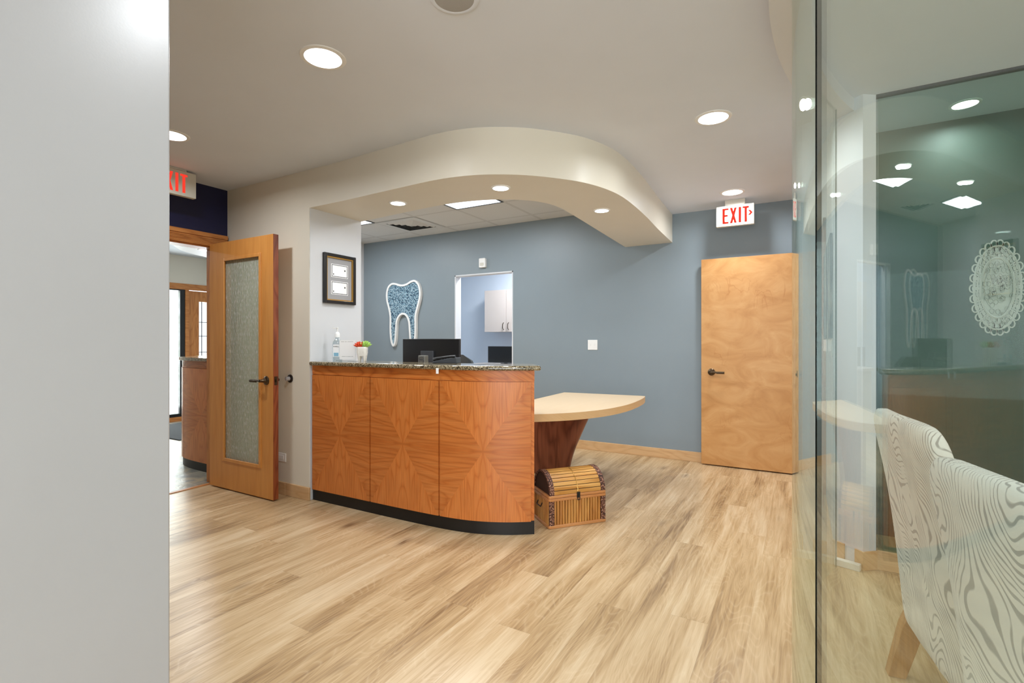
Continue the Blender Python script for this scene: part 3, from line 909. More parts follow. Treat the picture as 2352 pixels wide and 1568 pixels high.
ls = empty('counter_sign', (-3.145, 2.813, 1.12), rz=math.radians(24), label='square white leaflet in a clear acrylic stand on the granite counter', cat='sign')
b = B().box(-0.072, 0.072, -0.002, 0.000, 0.0, 0.165); b.box(-0.072, 0.072, -0.002, 0.05, 0.0, 0.003)
obj('acrylic_stand', b, M['acrylic'], ls, world=False)
sh = B().prism([(x, z+0.093) for x, z in rrect(0.066, 0.077, 0.010)], 0, 0.0012, Matrix.Translation((0, -0.0024, 0)) @ Matrix.Rotation(PI/2, 4, 'X'))
obj('leaflet', sh, M['paper'], ls, world=False)
b = B()
for x0, x1, z in ((-0.052, -0.026, 0.158), (-0.020, -0.004, 0.158), (0.002, 0.050, 0.158), (-0.046, -0.016, 0.040), (-0.012, -0.004, 0.040), (0.000, 0.030, 0.040), (0.034, 0.048, 0.040)):
    b.box(x0, x1, -0.0040, -0.0037, z-0.0018, z+0.0018)
obj('printed_lettering', b, M['grey_ink'], ls, world=False)

# tooth planter
tp = empty('tooth_planter', (-3.011, 2.843, 1.12), rz=math.radians(28), label='white tooth shaped planter with orange and lime succulents', cat='planter')
rings = []
for z, f in ((0.045, 0.86), (0.06, 0.92), (0.085, 0.97), (0.105, 1.0), (0.115, 0.96), (0.118, 0.86)):
    rings.append([(x*f, y*f, z) for x, y in rrect(0.040, 0.034, 0.018, 5)])
body = B().loft(rings)
for sx in (-1, 1):
    for sy in (-1, 1):
        body.lathe([(0, 0), (0.004, 0.0), (0.007, 0.010), (0.013, 0.045), (0.018, 0.075), (0.016, 0.095), (0, 0.10)], 14,
                   Matrix.Translation((sx*0.021, sy*0.016, 0)))
obj('pot', body, M['ceramic'], tp, world=False, angle=60)


def succulent(cx, cy, cz, r, n, tilt):
    bb = B()
    for ring_i, (rr, el, cnt) in enumerate(((r, 28, n), (r*0.95, 50, n-1), (r*0.9, 74, n-3))):
        for k in range(max(3, cnt)):
            a = 2*PI*k/max(3, cnt)+ring_i*0.5
            e = math.radians(el)
            dirv = Vector((math.cos(a)*math.cos(e)+tilt, math.sin(a)*math.cos(e), math.sin(e))).normalized()
            c = Vector((cx, cy, cz))
            bb.tube([c, c+dirv*rr*0.35, c+dirv*rr*0.7, c+dirv*rr], [0.004, 0.0085, 0.007, 0.0008], 6)
    return bb


obj('orange_rosette', succulent(-0.020, 0, 0.112, 0.056, 10, -0.25), M['orange'], tp, world=False)
obj('lime_rosette', succulent(0.024, 0.004, 0.116, 0.058, 10, 0.2), M['lime'], tp, world=False)

# monitor on the work surface, seen from behind
mo = empty('computer_monitor', (-2.74, 3.36, 0.76), rz=math.radians(2), label='black flat monitor seen from behind above the granite counter', cat='monitor')
b = B().box(-0.300, 0.300, -0.012, 0.012, 0.17, 0.543)
obj('screen_housing', b, M['black'], mo, world=False, bevel=0.004)
obj('mount_plate', B().box(-0.085, 0.045, -0.034, -0.012, 0.26, 0.44), M['charcoal'], mo, world=False, bevel=0.003)
b = B().box(-0.035, 0.035, -0.06, -0.034, 0.0, 0.30); b.box(-0.14, 0.14, -0.10, 0.10, 0.0, 0.012)
obj('stand', b, M['charcoal'], mo, world=False, bevel=0.003)
sb = empty('webcam_box', (-2.61, 3.105, 0.76), rz=math.radians(10), label='small square grey unit with a ring logo standing before the monitor', cat='computer')
b = B().box(-0.030, 0.030, -0.03, 0.03, 0.0, 0.409)
obj('case', b, M['grey'], sb, world=False, bevel=0.004)
b = B(); b.tube([(0.023*math.cos(a*PI/16), -0.031, 0.376+0.023*math.sin(a*PI/16)) for a in range(32)], 0.0016, 6, closed=True)
text_into(b, 'DELL', 0.0155, face_mtx((0, -0.031, 0.376), (1, 0, 0), (0, 0, 1)), 0.0005)
obj('ring_logo', b, M['charcoal'], sb, world=False)

# desk telephone
ph = empty('desk_telephone', (-2.275, 2.975, 1.12), rz=math.radians(20), label='black office telephone lying on the granite counter', cat='telephone')
b = B()
b.prism([(-0.125, 0.0), (0.12, 0.0), (0.12, 0.052), (0.06, 0.050), (-0.10, 0.022), (-0.125, 0.010)], -0.07, 0.07, Matrix.Rotation(PI/2, 4, 'X'))
obj('phone_base', b, M['charcoal'], ph, world=False, bevel=0.004)
b = B()
for i in range(4):
    for j in range(3):
        x = -0.07+i*0.028; b.box(x, x+0.018, -0.02+j*0.022, -0.006+j*0.022, 0.026+(x+0.10)*0.175-0.004, 0.031+(x+0.10)*0.175)
obj('keypad', b, M['black'], ph, world=False)
b = B().tube([(-0.115, -0.055, 0.034), (-0.08, -0.055, 0.046), (0.06, -0.055, 0.062), (0.105, -0.055, 0.060)], [0.018, 0.012, 0.012, 0.018], 10)
obj('handset', b, M['black'], ph, world=False)

ph.scale = (0.75, 0.85, 0.8)
# office chair behind the counter: only its back top shows
oc = empty('office_chair', (-2.87, 3.86, 0), rz=math.radians(20), label='dark grey office chair behind the monitor', cat='chair')
rings = []
for z, w_, y in ((0.62, 0.20, 0.0), (0.80, 0.24, 0.02), (1.0, 0.23, 0.03), (1.10, 0.19, 0.02), (1.155, 0.10, 0.01)):
    rings.append([(w_*math.cos(a*PI/12), y+0.03*math.sin(a*PI/12)-0.04*(math.cos(a*PI/12)**2), z) for a in range(24)])
obj('backrest', B().loft(rings), M['chairgrey'], oc, world=False, angle=60)
obj('seat', B().prism(rrect(0.25, 0.24, 0.08), 0.44, 0.52, Matrix.Translation((0, 0.22, 0))), M['charcoal'], oc, world=False, bevel=0.01)
obj('back_support', B().box(-0.04, 0.04, -0.03, 0.02, 0.40, 0.70), M['black'], oc, world=False)
b = B().tube([(0, 0.22, 0.08), (0, 0.22, 0.44)], 0.03, 12)
for k in range(5):
    a = 2*PI*k/5
    b.tube([(0, 0.22, 0.09), (0.26*math.cos(a), 0.22+0.26*math.sin(a), 0.07)], [0.022, 0.014], 8)
obj('swivel_base', b, M['black'], oc, world=False)
for k in range(5):
    a = 2*PI*k/5
    obj('caster', B().lathe([(0, -0.02), (0.03, -0.02), (0.03, 0.02), (0, 0.02)], 14, Matrix.Translation((0.26*math.cos(a), 0.22+0.26*math.sin(a), 0.031)) @ Matrix.Rotation(PI/2, 4, 'X')), M['black'], oc, world=False)

# ------------------------------------------------------------------ storeroom behind the opening
cb = empty('wall_cabinet', (-4.1, 7.45, 1.45), label='greige two-door wall cabinet seen through the opening', cat='cabinet')
cx0, cx1, cz0, cz1 = -4.765, -3.90, 1.447, 2.16
obj('carcass', B().box(cx0+0.002, cx1, 7.318, 7.62, cz0, cz1), M['kitchen'], cb)
mid = -4.331
for (a, c, hx) in ((cx0, mid-0.003, mid-0.050), (mid+0.003, cx1, mid+0.050)):
    dr = obj('cabinet_door', B().box(a, c, 7.30, 7.318, cz0-0.002, cz1), M['kitchen'], cb, bevel=0.002)
    obj('door_pull', B().tube([(hx, 7.30, 1.48), (hx, 7.272, 1.50), (hx, 7.268, 1.54), (hx, 7.272, 1.58), (hx, 7.30, 1.60)], 0.006, 8), M['bronze'], dr)
kc = empty('back_counter', (-4.0, 7.2, 0), label='storeroom worktop under the greige wall cabinet', cat='counter')
obj('worktop', B().box(-4.95, -2.35, 6.95, 7.60, 0.86, 0.90), M['kitchen'], kc)
obj('base_cabinet', B().box(-4.93, -2.35, 7.0, 7.60, 0.0, 0.86), M['kitchen'], kc)
m2 = empty('computer_monitor', (-4.30, 7.22, 0.90), rz=math.radians(0), label='dark monitor on the storeroom worktop below the wall cabinet', cat='monitor')
obj('screen_housing', B().box(-0.335, 0.335, -0.015, 0.015, 0.02, 0.300), M['charcoal'], m2, world=False, bevel=0.003)
obj('screen', B().box(-0.325, 0.325, -0.0165, -0.015, 0.03, 0.292), M['black'], m2, world=False)
obj('stand', B().box(-0.10, 0.10, 0.015, 0.10, 0.0, 0.012).box(-0.03, 0.03, 0.015, 0.03, 0.0, 0.15), M['charcoal'], m2, world=False)

# ------------------------------------------------------------------ wall pieces
# tooth sign
TO = spline([(0.0, 0.455), (-0.07, 0.462), (-0.155, 0.487), (-0.235, 0.485), (-0.305, 0.43), (-0.335, 0.33), (-0.325, 0.22), (-0.285, 0.10), (-0.262, -0.02),
             (-0.262, -0.18), (-0.255, -0.30), (-0.235, -0.40), (-0.200, -0.452), (-0.165, -0.440), (-0.140, -0.37), (-0.125, -0.22), (-0.115, -0.10), (-0.075, -0.02),
             (-0.01, 0.015), (0.055, -0.01), (0.100, -0.09), (0.115, -0.22), (0.130, -0.37), (0.158, -0.440), (0.195, -0.455), (0.228, -0.40), (0.245, -0.30), (0.250, -0.18), (0.250, -0.02),
             (0.282, 0.10), (0.322, 0.22), (0.335, 0.33), (0.305, 0.44), (0.235, 0.505), (0.155, 0.503), (0.07, 0.468), (0.0, 0.455)], 4)[:-1]
th_ = empty('tooth_sign', (-5.055, 5.6, 1.66), label='large white rimmed tooth sign filled with blue stones on the back wall', cat='wall sign')


def inset(poly, d):
    n = len(poly); out = []
    for i in range(n):
        a, c = poly[i-1], poly[(i+1) % n]
        dx, dy = c[0]-a[0], c[1]-a[1]; L = math.hypot(dx, dy) or 1
        out.append((poly[i][0]-dy/L*d, poly[i][1]+dx/L*d))
    return out


ar = sum(TO[i][0]*TO[(i+1) % len(TO)][1]-TO[(i+1) % len(TO)][0]*TO[i][1] for i in range(len(TO)))
sg = 1 if ar > 0 else -1
IN = inset(TO, sg*0.028)
mt_ = Matrix.Translation((-5.055, 5.6, 1.66)) @ Matrix.Rotation(PI/2, 4, 'X')
b = B()
n = len(TO)
vo0 = [b.bm.verts.new(mt_ @ Vector((p[0], p[1], 0.002))) for p in TO]; vo1 = [b.bm.verts.new(mt_ @ Vector((p[0], p[1], 0.045))) for p in TO]
vi0 = [b.bm.verts.new(mt_ @ Vector((p[0], p[1], 0.002))) for p in IN]; vi1 = [b.bm.verts.new(mt_ @ Vector((p[0], p[1], 0.045))) for p in IN]
for i in range(n):
    j = (i+1) % n
    for q in ((vo0[i], vo0[j], vo1[j], vo1[i]), (vi0[j], vi0[i], vi1[i], vi1[j]), (vo1[i], vo1[j], vi1[j], vi1[i]), (vo0[j], vo0[i], vi0[i], vi0[j])):
        b.bm.faces.new(q)
obj('white_rim', b, M['plastic'], th_, angle=50)
fill = B().prism(inset(TO, sg*0.003), 0.003, 0.034, mt_)
obj('stone_fill', fill, tooth_stone_mat(), th_)

# framed certificates on the pier
cf = empty('certificate_frame', (-3.431, 2.973, 1.81), label='black frame with two small certificates on the pier', cat='picture frame')
y0, y1, z0, z1 = 2.805, 3.141, 1.600, 2.020
xf = -3.431
b = B(); w_ = 0.026
b.box(xf, xf+0.028, y0, y0+w_, z0, z1); b.box(xf, xf+0.028, y1-w_, y1, z0, z1); b.box(xf, xf+0.028, y0+w_, y1-w_, z0, z0+w_); b.box(xf, xf+0.028, y0+w_, y1-w_, z1-w_, z1)
obj('frame', b, M['blackmetal'], cf, bevel=0.003)
b = B(); g_ = 0.010; a0, a1, c0, c1 = y0+w_, y1-w_, z0+w_, z1-w_
b.box(xf, xf+0.020, a0, a0+g_, c0, c1); b.box(xf, xf+0.020, a1-g_, a1, c0, c1); b.box(xf, xf+0.020, a0+g_, a1-g_, c0, c0+g_); b.box(xf, xf+0.020, a0+g_, a1-g_, c1-g_, c1)
obj('gold_lip', b, M['gold'], cf)
obj('mat_board', B().box(xf, xf+0.008, a0+g_, a1-g_, c0+g_, c1-g_), M['mat_grey'], cf)
for zc in (1.880, 1.735):
    p_ = obj('certificate', B().box(xf+0.008, xf+0.010, 2.885, 3.065, zc-0.056, zc+0.056), M['paper'], cf)
    b = B(); X = xf+0.010
    for (ya, yb, za, zb) in ((2.891, 3.059, zc+0.046, zc+0.051), (2.891, 3.059, zc-0.051, zc-0.046), (2.891, 2.896, zc-0.046, zc+0.046), (3.054, 3.059, zc-0.046, zc+0.046)):
        b.box(X, X+0.0006, ya, yb, za, zb)
    b.box(X, X+0.0006, 3.025, 3.037, zc+0.002, zc+0.016); b.box(X, X+0.0006, 2.905, 2.914, zc-0.036, zc-0.024)
    obj('printed_border', b, M['charcoal'], p_)

# switch plates and outlets
def wall_plate(name, loc, right, up, w, h, label, cat, rockers):
    r = empty(name, loc, label=label, cat=cat)
    m = face_mtx(loc, right, up)
    obj('cover_plate', B().box(-w/2, w/2, -h/2, h/2, 0, 0.006, m), M['plastic'], r, bevel=0.002)
    for (x, y, ww, hh) in rockers:
        obj('rocker', B().box(x-ww/2, x+ww/2, y-hh/2, y+hh/2, 0.006, 0.009, m), M['white'], r, bevel=0.001)
    return r


wall_plate('switch_plate', (-2.132, 5.60, 1.240), (1, 0, 0), (0, 0, 1), 0.120, 0.118, 'white double switch plate on the slate blue wall', 'light switch', [(-0.025, 0, 0.012, 0.024), (0.025, 0, 0.012, 0.024)])
wall_plate('outlet_plate', (-3.785, 2.68, 0.309), (1, 0, 0), (0, 0, 1), 0.118, 0.072, 'white outlet low on the beige wall beside the open glass door', 'outlet', [(0, 0, 0.070, 0.034)])
wall_plate('switch_plate', (UW, 3.60, 1.245), (0, -1, 0), (0, 0, 1), 0.075, 0.12, 'white switch plate below the abstract painting', 'light switch', [(0, 0, 0.034, 0.07)])
# wall sensor
sn = empty('motion_sensor', (-3.670, 5.60, 2.325), label='small white motion sensor above the office opening', cat='sensor')
obj('housing', B().prism(rrect(0.050, 0.062, 0.012), 0, 0.045, face_mtx((-3.670, 5.60, 2.325), (1, 0, 0), (0, 0, 1))), M['plastic'], sn, bevel=0.006)
obj('sensor_window', B().prism(rrect(0.028, 0.020, 0.006), 0.045, 0.049, face_mtx((-3.670, 5.60, 2.305), (1, 0, 0), (0, 0, 1))), M['signface'], sn)
# door stop
ds = empty('door_stop', (-3.672, 2.68, 0.973), label='round dark wall door stop behind the glass door handle', cat='door stop')
m = face_mtx((-3.672, 2.68, 0.973), (1, 0, 0), (0, 0, 1))
obj('stop_plate', B().lathe([(0, 0), (0.034, 0), (0.034, 0.006), (0.026, 0.012), (0, 0.012)], 24, m), M['blackmetal'], ds)
obj('bumper', B().lathe([(0, 0.012), (0.017, 0.012), (0.017, 0.040), (0.010, 0.044), (0, 0.044)], 20, m), M['rubber'], ds)

# painting on the right-hand wall
pt = empty('abstract_painting', (UW-0.02, 4.0, 1.30), label='abstract canvas with dark blue brush strokes beside the maple doorway', cat='painting')
obj('canvas', B().box(UW-0.016, UW-0.002, 3.550, 4.50, 1.30, 1.93), M['painting'], pt, bevel=0.003)

# oval lace medallion on the dark glass
md_ = empty('lace_medallion', (0.868, 3.46, 1.555), label='oval pale lace ornament hanging on the dark glass', cat='wall ornament')
b = B()
m = Matrix.Translation((0.868, 3.462, 1.555)) @ Matrix.Rotation(PI/2, 4, 'X')
A_, B_ = 0.098, 0.232


def ell(f, n=48, ph=0.0):
    return [(A_*f*math.cos(2*PI*k/n+ph), B_*f*math.sin(2*PI*k/n+ph)) for k in range(n)]


b.prism(ell(0.88), 0, 0.002, m)
b.prism(ell(0.50), 0, 0.005, m)
for f, rr in ((0.66, 0.006), (0.78, 0.004), (0.92, 0.005)):
    b.tube([m @ Vector((x, y, 0.004)) for x, y in ell(f)], rr, 6, closed=True)
for f, cnt, rr in ((0.72, 22, 0.012), (0.85, 24, 0.014), (0.97, 26, 0.015)):
    for k in range(cnt):
        a = 2*PI*k/cnt
        cx, cy = A_*f*math.cos(a), B_*f*math.sin(a)
        b.tube([m @ Vector((cx+rr*0.8*math.cos(q*PI/5), cy+rr*1.3*math.sin(q*PI/5), 0.004)) for q in range(10)], 0.0042, 5, closed=True)
for k in range(90):
    a = random.random()*2*PI; f = random.uniform(0.1, 0.85)
    cx, cy = A_*f*math.cos(a), B_*f*math.sin(a)
    b.tube([m @ Vector((cx+0.009*math.cos(q*PI/4), cy+0.013*math.sin(q*PI/4), 0.006)) for q in range(8)], 0.002, 5, closed=True)
obj('lace_relief', b, flat('lace_white', rgb(158, 168, 158), 0.7), md_)


# ------------------------------------------------------------------ exit signs
def exit_letters(b, m, h, full=True, arrow=False):
    """block letters EXIT; local x right, y up; total width about 2.1 h"""
    s = h*0.14; w = h*0.36

    def bar(x0, x1, y0, y1):
        b.box(x0, x1, y0, y1, 0, 0.002, m)

    def quad(p):
        b.prism(p, 0, 0.002, m)
    x = -0.98*h
    bar(x, x+s, 0, h); bar(x+s, x+w, h-s*0.8, h); bar(x+s, x+w*0.9, h*0.46, h*0.46+s*0.8); bar(x+s, x+w, 0, s*0.8)
    x += w+0.10*h; xw = w*1.12
    quad([(x, 0), (x+s, 0), (x+xw, h), (x+xw-s, h)])
    quad([(x+xw-s, 0), (x+xw, 0), (x+xw/2+s*0.45, h*0.5), (x+xw/2-s*0.45, h*0.5)])
    quad([(x, h), (x+s, h), (x+xw/2+s*0.45, h*0.5), (x+xw/2-s*0.45, h*0.5)])
    x += xw+0.12*h
    bar(x, x+s, 0, h)
    x += s+0.10*h
    bar(x, x+w, h-s*0.8, h); bar(x+w/2-s/2, x+w/2+s/2, 0, h-s*0.8)
    if arrow:
        ax = x+w*0.90; cy = h*0.57; q = h*0.16
        quad([(ax, cy+q), (ax+q*0.75, cy+q), (ax+q*1.6, cy), (ax+q*0.75, cy)])
        quad([(ax, cy-q), (ax+q*0.75, cy-q), (ax+q*1.6, cy), (ax+q*0.75, cy)])


def exit_sign(loc, right, w, h, t, label, arrow):
    """loc: bottom centre of the front face"""
    r = empty('exit_sign', (loc[0], loc[1], loc[2]), label=label, cat='exit sign')
    m = face_mtx(loc, right, (0, 0, 1))
    obj('housing', B().box(-w/2, w/2, 0, h, -t, 0, m), M['signface'], r, bevel=0.004)
    obj('canopy', B().box(-0.09, 0.09, h+0.002, ZC-loc[2], -t*0.8, -t*0.2, m), M['fixture'], r, bevel=0.003)
    b = B(); exit_letters(b, m @ Matrix.Translation((0.034 if arrow else 0.0, h*0.13, 0.0005)), h*0.74, arrow=arrow)
    obj('lettering', b, M['red'], r)
    return r


exit_sign((-0.558, 5.30, 2.408), (1, 0, 0), 0.338, 0.200, 0.045, 'white exit sign with a right arrow above the maple door', True)
exit_sign((-4.30, 2.105, 2.449), (0, 1, 0), 0.318, 0.200, 0.045, 'white exit sign hanging in front of the navy wall', False)
r = empty('exit_sign', (-8.56, 4.87, 2.42), label='small white exit sign box over the entrance door', cat='exit sign')
obj('housing', B().box(-8.60, -8.56, 4.78, 5.06, 2.42, 2.62), M['signface'], r, bevel=0.003)
obj('wall_bracket', B().box(-8.66, -8.60, 4.88, 4.96, 2.50, 2.56), M['fixture'], r)


# ------------------------------------------------------------------ lights
def downlight(x, y, z, rad, power, label, group, col=(0.91, 0.955, 1.0)):
    r = empty('recessed_light', (x, y, z), label=label, cat='ceiling light', group=group)
    mm = Matrix.Translation((x, y, z))
    obj('trim_ring', B().lathe([(rad, -0.001), (rad, -0.006), (rad*1.22, -0.004), (rad*1.25, 0.0), (rad, -0.001)], 40, mm), M['white'], r)
    obj('lens', B().lathe([(0, -0.003), (rad*0.6, -0.003), (rad, -0.002)], 40, mm), M['lens'], r)
    L = D.lights.new('bulb', 'AREA'); L.shape = 'DISK'; L.size = rad*1.6; L.energy = power; L.color = col; L.spread = math.radians(168)
    lo = D.objects.new('bulb', L); COL.objects.link(lo); lo.parent = r; lo.location = (0, 0, -0.012)
    return r


G1 = 'recessed lights in the main ceiling'
PM = 13
for (x, y, lb) in ((-2.02, 1.655, 'large round recessed light before the curved soffit'),
                   (-0.471, 3.306, 'round recessed light over the open floor by the glass partition'),
                   (-0.552, 5.043, 'round recessed light over the exit sign and maple door'),
                   (-3.66, 1.766, 'round recessed light half hidden by the near grey wall')):
    downlight(x, y, ZC, 0.087, PM, lb, G1)
for (x, y) in ((-0.28, 1.06), (-0.3, -1.6), (-2.9, -1.2)):
    downlight(x, y, ZC, 0.087, PM, 'round recessed light in the ceiling above the viewer', G1)
G2 = 'recessed lights under the curved soffit'
for (x, y, lb) in ((-2.718, 2.932, 'small recessed light in the soffit nearest the pale pier'),
                   (-1.825, 3.002, 'small recessed light where the soffit bends above the desk'),
                   (-1.42, 3.936, 'small recessed light in the soffit arm over the maple table')):
    downlight(x, y, ZS, 0.056, 6.5, lb, G2)
downlight(-6.07, 3.313, ZS, 0.075, 26, 'recessed light in the round lobby drop ceiling', 'lobby lights')
downlight(-7.4, 2.2, ZC, 0.087, 45, 'added recessed light in the lobby ceiling, out of view', 'lobby lights')  # unseen extra lamp, added to brighten the lobby
x_, y_ = W(2.70, 3.02)
downlight(x_, 3.85, ZC, 0.06, 5, 'recessed light in the dark room behind the glazed wall', 'meeting room lights')
for (x, y) in ((2.2, 2.4), (2.2, 0.4), (2.2, -1.6)):  # unseen lamps added to light the meeting room
    downlight(x, y, ZC, 0.087, PM*0.8, 'added recessed light in the meeting room ceiling, out of view', 'meeting room lights')


def light_panel(x0, y0, w, d, power, label):
    r = empty('light_panel', (x0+w/2, y0+d/2, ZT), label=label, cat='ceiling light', group='square light panels in the tile ceiling')
    b = B(); e = 0.02
    b.box(x0, x0+e, y0, y0+d, ZT-0.006, ZT+0.0); b.box(x0+w-e, x0+w, y0, y0+d, ZT-0.006, ZT+0.0)
    b.box(x0+e, x0+w-e, y0, y0+e, ZT-0.006, ZT+0.0); b.box(x0+e, x0+w-e, y0+d-e, y0+d, ZT-0.006, ZT+0.0)
    obj('frame', b, M['charcoal'], r)
    obj('lens', B().box(x0+e, x0+w-e, y0+e, y0+d-e, ZT-0.003, ZT-0.0005), M['panel_lens'], r)
    L = D.lights.new('tube', 'AREA'); L.shape = 'RECTANGLE'; L.size = w-0.06; L.size_y = d-0.06; L.energy = power; L.color = (0.90, 0.95, 1.0)
    lo = D.objects.new('tube', L); COL.objects.link(lo); lo.parent = r; lo.location = (0, 0, -0.012)


light_panel(-3.435, 4.045, 0.63, 0.63, 26, 'bright square light panel in the tile ceiling over the desk')
light_panel(-5.355, 4.045, 0.63, 0.63, 26, 'square light panel in the tile ceiling by the pier')
L = D.lights.new('tube', 'AREA'); L.shape = 'RECTANGLE'; L.size = 0.6; L.size_y = 0.6; L.energy = 60; L.color = (0.94, 0.97, 1.0)
r = empty('light_panel', (-3.6, 6.6, 2.90), label='light panel in the storeroom ceiling', cat='ceiling light')
obj('lens', B().box(-3.9, -3.3, 6.3, 6.9, 2.885, 2.898), M['panel_lens'], r)
lo = D.objects.new('tube', L); COL.objects.link(lo); lo.parent = r; lo.location = (0, 0, -0.03)

# air vent
vt = empty('air_vent', (-4.40, 5.0, ZT), label='square ceiling air diffuser between the light panels', cat='air vent')
b = B()
cx, cy = -4.40, 5.0
for k, s_ in enumerate((0.315, 0.22, 0.165, 0.11, 0.055)):
    w_ = 0.085 if k == 0 else 0.020
    z0_, z1_ = ZT-0.012-0.0*k, ZT-0.004
    s2_ = s_-w_
    zo, zi = ZT-0.004, ZT-0.016 if k else ZT-0.008
    q = [(s_, s_), (-s_, s_), (-s_, -s_), (s_, -s_)]
    o_ = [b.bm.verts.new((cx+p[0], cy+p[1], zo)) for p in q]
    i_ = [b.bm.verts.new((cx+p[0]*s2_/s_, cy+p[1]*s2_/s_, zi)) for p in q]
    for j in range(4):
        jj = (j+1) % 4
        b.bm.faces.new((o_[j], o_[jj], i_[jj], i_[j]))
b.box(cx-0.025, cx+0.025, cy-0.025, cy+0.025, ZT-0.014, ZT-0.010)
obj('louvre_grille', b, flat('vent_paint', rgb(214, 214, 212), 0.5), vt)
obj('duct_shade_plate', B().box(cx-0.24, cx+0.24, cy-0.24, cy+0.24, ZT-0.003, ZT-0.001), M['dark'], vt)  # solid dark plate, shade of the duct painted behind the louvres

# round ceiling speaker
sx, sy = -1.212, 1.632
cs = empty('ceiling_speaker', (sx, sy, ZC), label='round grey speaker grille in the main ceiling', cat='speaker')
mm = Matrix.Translation((sx, sy, ZC))
obj('trim_ring', B().lathe([(0.080, -0.004), (0.090, -0.006), (0.100, -0.003), (0.101, 0.0)], 44, mm), M['ceil'], cs)
obj('grille', B().lathe([(0, -0.006), (0.06, -0.006), (0.081, -0.004)], 44, mm), M['grille'], cs)

# ------------------------------------------------------------------ curved glass partition and its header
GC, GR = (3.924, 0.347), 3.25


def arc_pt(th, r):
    return W(GC[0]-r*math.cos(th), GC[1]+r*math.sin(th))


def arc_strip(t0, t1, r0, r1, n=60):
    a = [math.radians(t0+(t1-t0)*k/n) for k in range(n+1)]
    return [arc_pt(t, r0) for t in a]+[arc_pt(t, r1) for t in reversed(a)]


ZH = 2.594
gp = empty('glass_partition', arc_pt(math.radians(15), GR)+(0,), kind='structure', label='tall curved clear glass partition before the patterned chairs', cat='glass partition')
obj('glass_panel', B().prism(arc_strip(-40, 18.30, GR+0.006, GR-0.006, 120), 0.004, ZH), M['glass_near'], gp, angle=30)
obj('glass_panel', B().prism(arc_strip(18.415, 50, GR+0.006, GR-0.006, 80), 0.004, ZH), M['glass_near'], gp, angle=30)
obj('joint_strip', B().prism(arc_strip(18.305, 18.385, GR+0.0075, GR-0.0065, 1), 0.004, ZH), flat('joint_black', rgb(4, 5, 5), 0.9, spec=0.05), gp)
obj('glint_strip', B().prism(arc_strip(18.39, 18.41, GR+0.006, GR-0.006, 1), 0.004, ZH), M['steel'], gp)  # thin bright strip standing in for the highlight beside the joint
obj('end_strip', B().prism(arc_strip(50.0, 50.03, GR+0.004, GR-0.004, 1), 0.004, ZH), flat('glass_edge_green', rgb(40, 66, 56), 0.3), gp)
bx_, by_ = W(*(lambda d, px: ((px-1176)/1150*d, d))(2.82, 1946))
ang = math.radians(-30)+math.atan2(-0.085, 0.12)*0
b = B().box(-0.062, 0.062, -0.018, 0.018, 0.0, 0.038, Matrix.Translation((0.228, 3.405, 0)) @ Matrix.Rotation(math.radians(-18), 4, 'Z'))
obj('floor_clamp', b, M['fixture'], gp, bevel=0.003)
struct('ceiling_header', B().prism(arc_strip(-40, 53, GR+0.085, GR-0.06, 110), ZH, ZC), M['wall_white'], angle=30)

# ------------------------------------------------------------------ bamboo chest
AX = math.atan2(0.333, 0.278)
ch = empty('bamboo_chest', (-1.486, 3.085, 0), rz=AX, label='small bamboo treasure chest with a domed lid on the plank floor', cat='chest')
Wd, Dp, Hb, Rh = 0.434, 0.280, 0.185, 0.040
# local: x along the front, y into depth
b = B(); b.box(0.010, Wd-0.010, 0.012, Dp-0.012, 0.004, Hb)
obj('inner_box', b, flat('chest_dark', rgb(44, 26, 16), 0.8), ch, world=False)
b = B(); ns = 17
for k in range(ns):
    x = 0.046+(Wd-0.092)*k/(ns-1)
    r_ = random.uniform(0.0086, 0.0100)
    b.tube([(x, 0.008, 0.018), (x+random.uniform(-.001, .001), 0.008, 0.09), (x+random.uniform(-.001, .001), 0.008, Hb)], r_, 8)
obj('front_slats', b, M['bamboo'], ch, world=False)
for x in (0.006, Wd-0.006):
    b = B()
    for k in range(12):
        y = 0.020+(Dp-0.04)*k/11
        b.tube([(x, y, 0.018), (x, y, Hb)], 0.0088, 8)
    obj('side_slats', b, M['bamboo'], ch, world=False)
for x0, x1 in ((0.0, 0.034), (Wd-0.034, Wd)):
    obj('corner_band', B().box(x0, x1, -0.004, 0.010, 0.020, Hb), M['band'], ch, world=False)
b = B()
b.prism([(x+Wd/2, y+Dp/2) for x, y in rrect(Wd/2+0.008, Dp/2+0.008, 0.018)], 0.0, 0.020)
obj('base_rim', b, M['bamboo_rim'], ch, world=False, bevel=0.003)
b = B()
b.prism([(x+Wd/2, y+Dp/2) for x, y in rrect(Wd/2+0.008, Dp/2+0.008, 0.018)], Hb, Hb+0.018)
b.prism([(x+Wd/2, y+Dp/2) for x, y in rrect(Wd/2+0.007, Dp/2+0.007, 0.018)], Hb+0.020, Hb+0.038)
obj('middle_rim', b, M['bamboo_rim'], ch, world=False, bevel=0.003)
lidr = obj('lid', B().prism([(Dp/2-(Dp/2-0.006)*math.cos(a*PI/20), Hb+0.038+0.138*math.sin(a*PI/20)) for a in range(21)], 0.008, Wd-0.008,
                            Matrix(((0, 0, 1, 0), (1, 0, 0, 0), (0, 1, 0, 0), (0, 0, 0, 1)))), flat('lid_dark', rgb(58, 32, 18), 0.7), ch, world=False)
b = B()
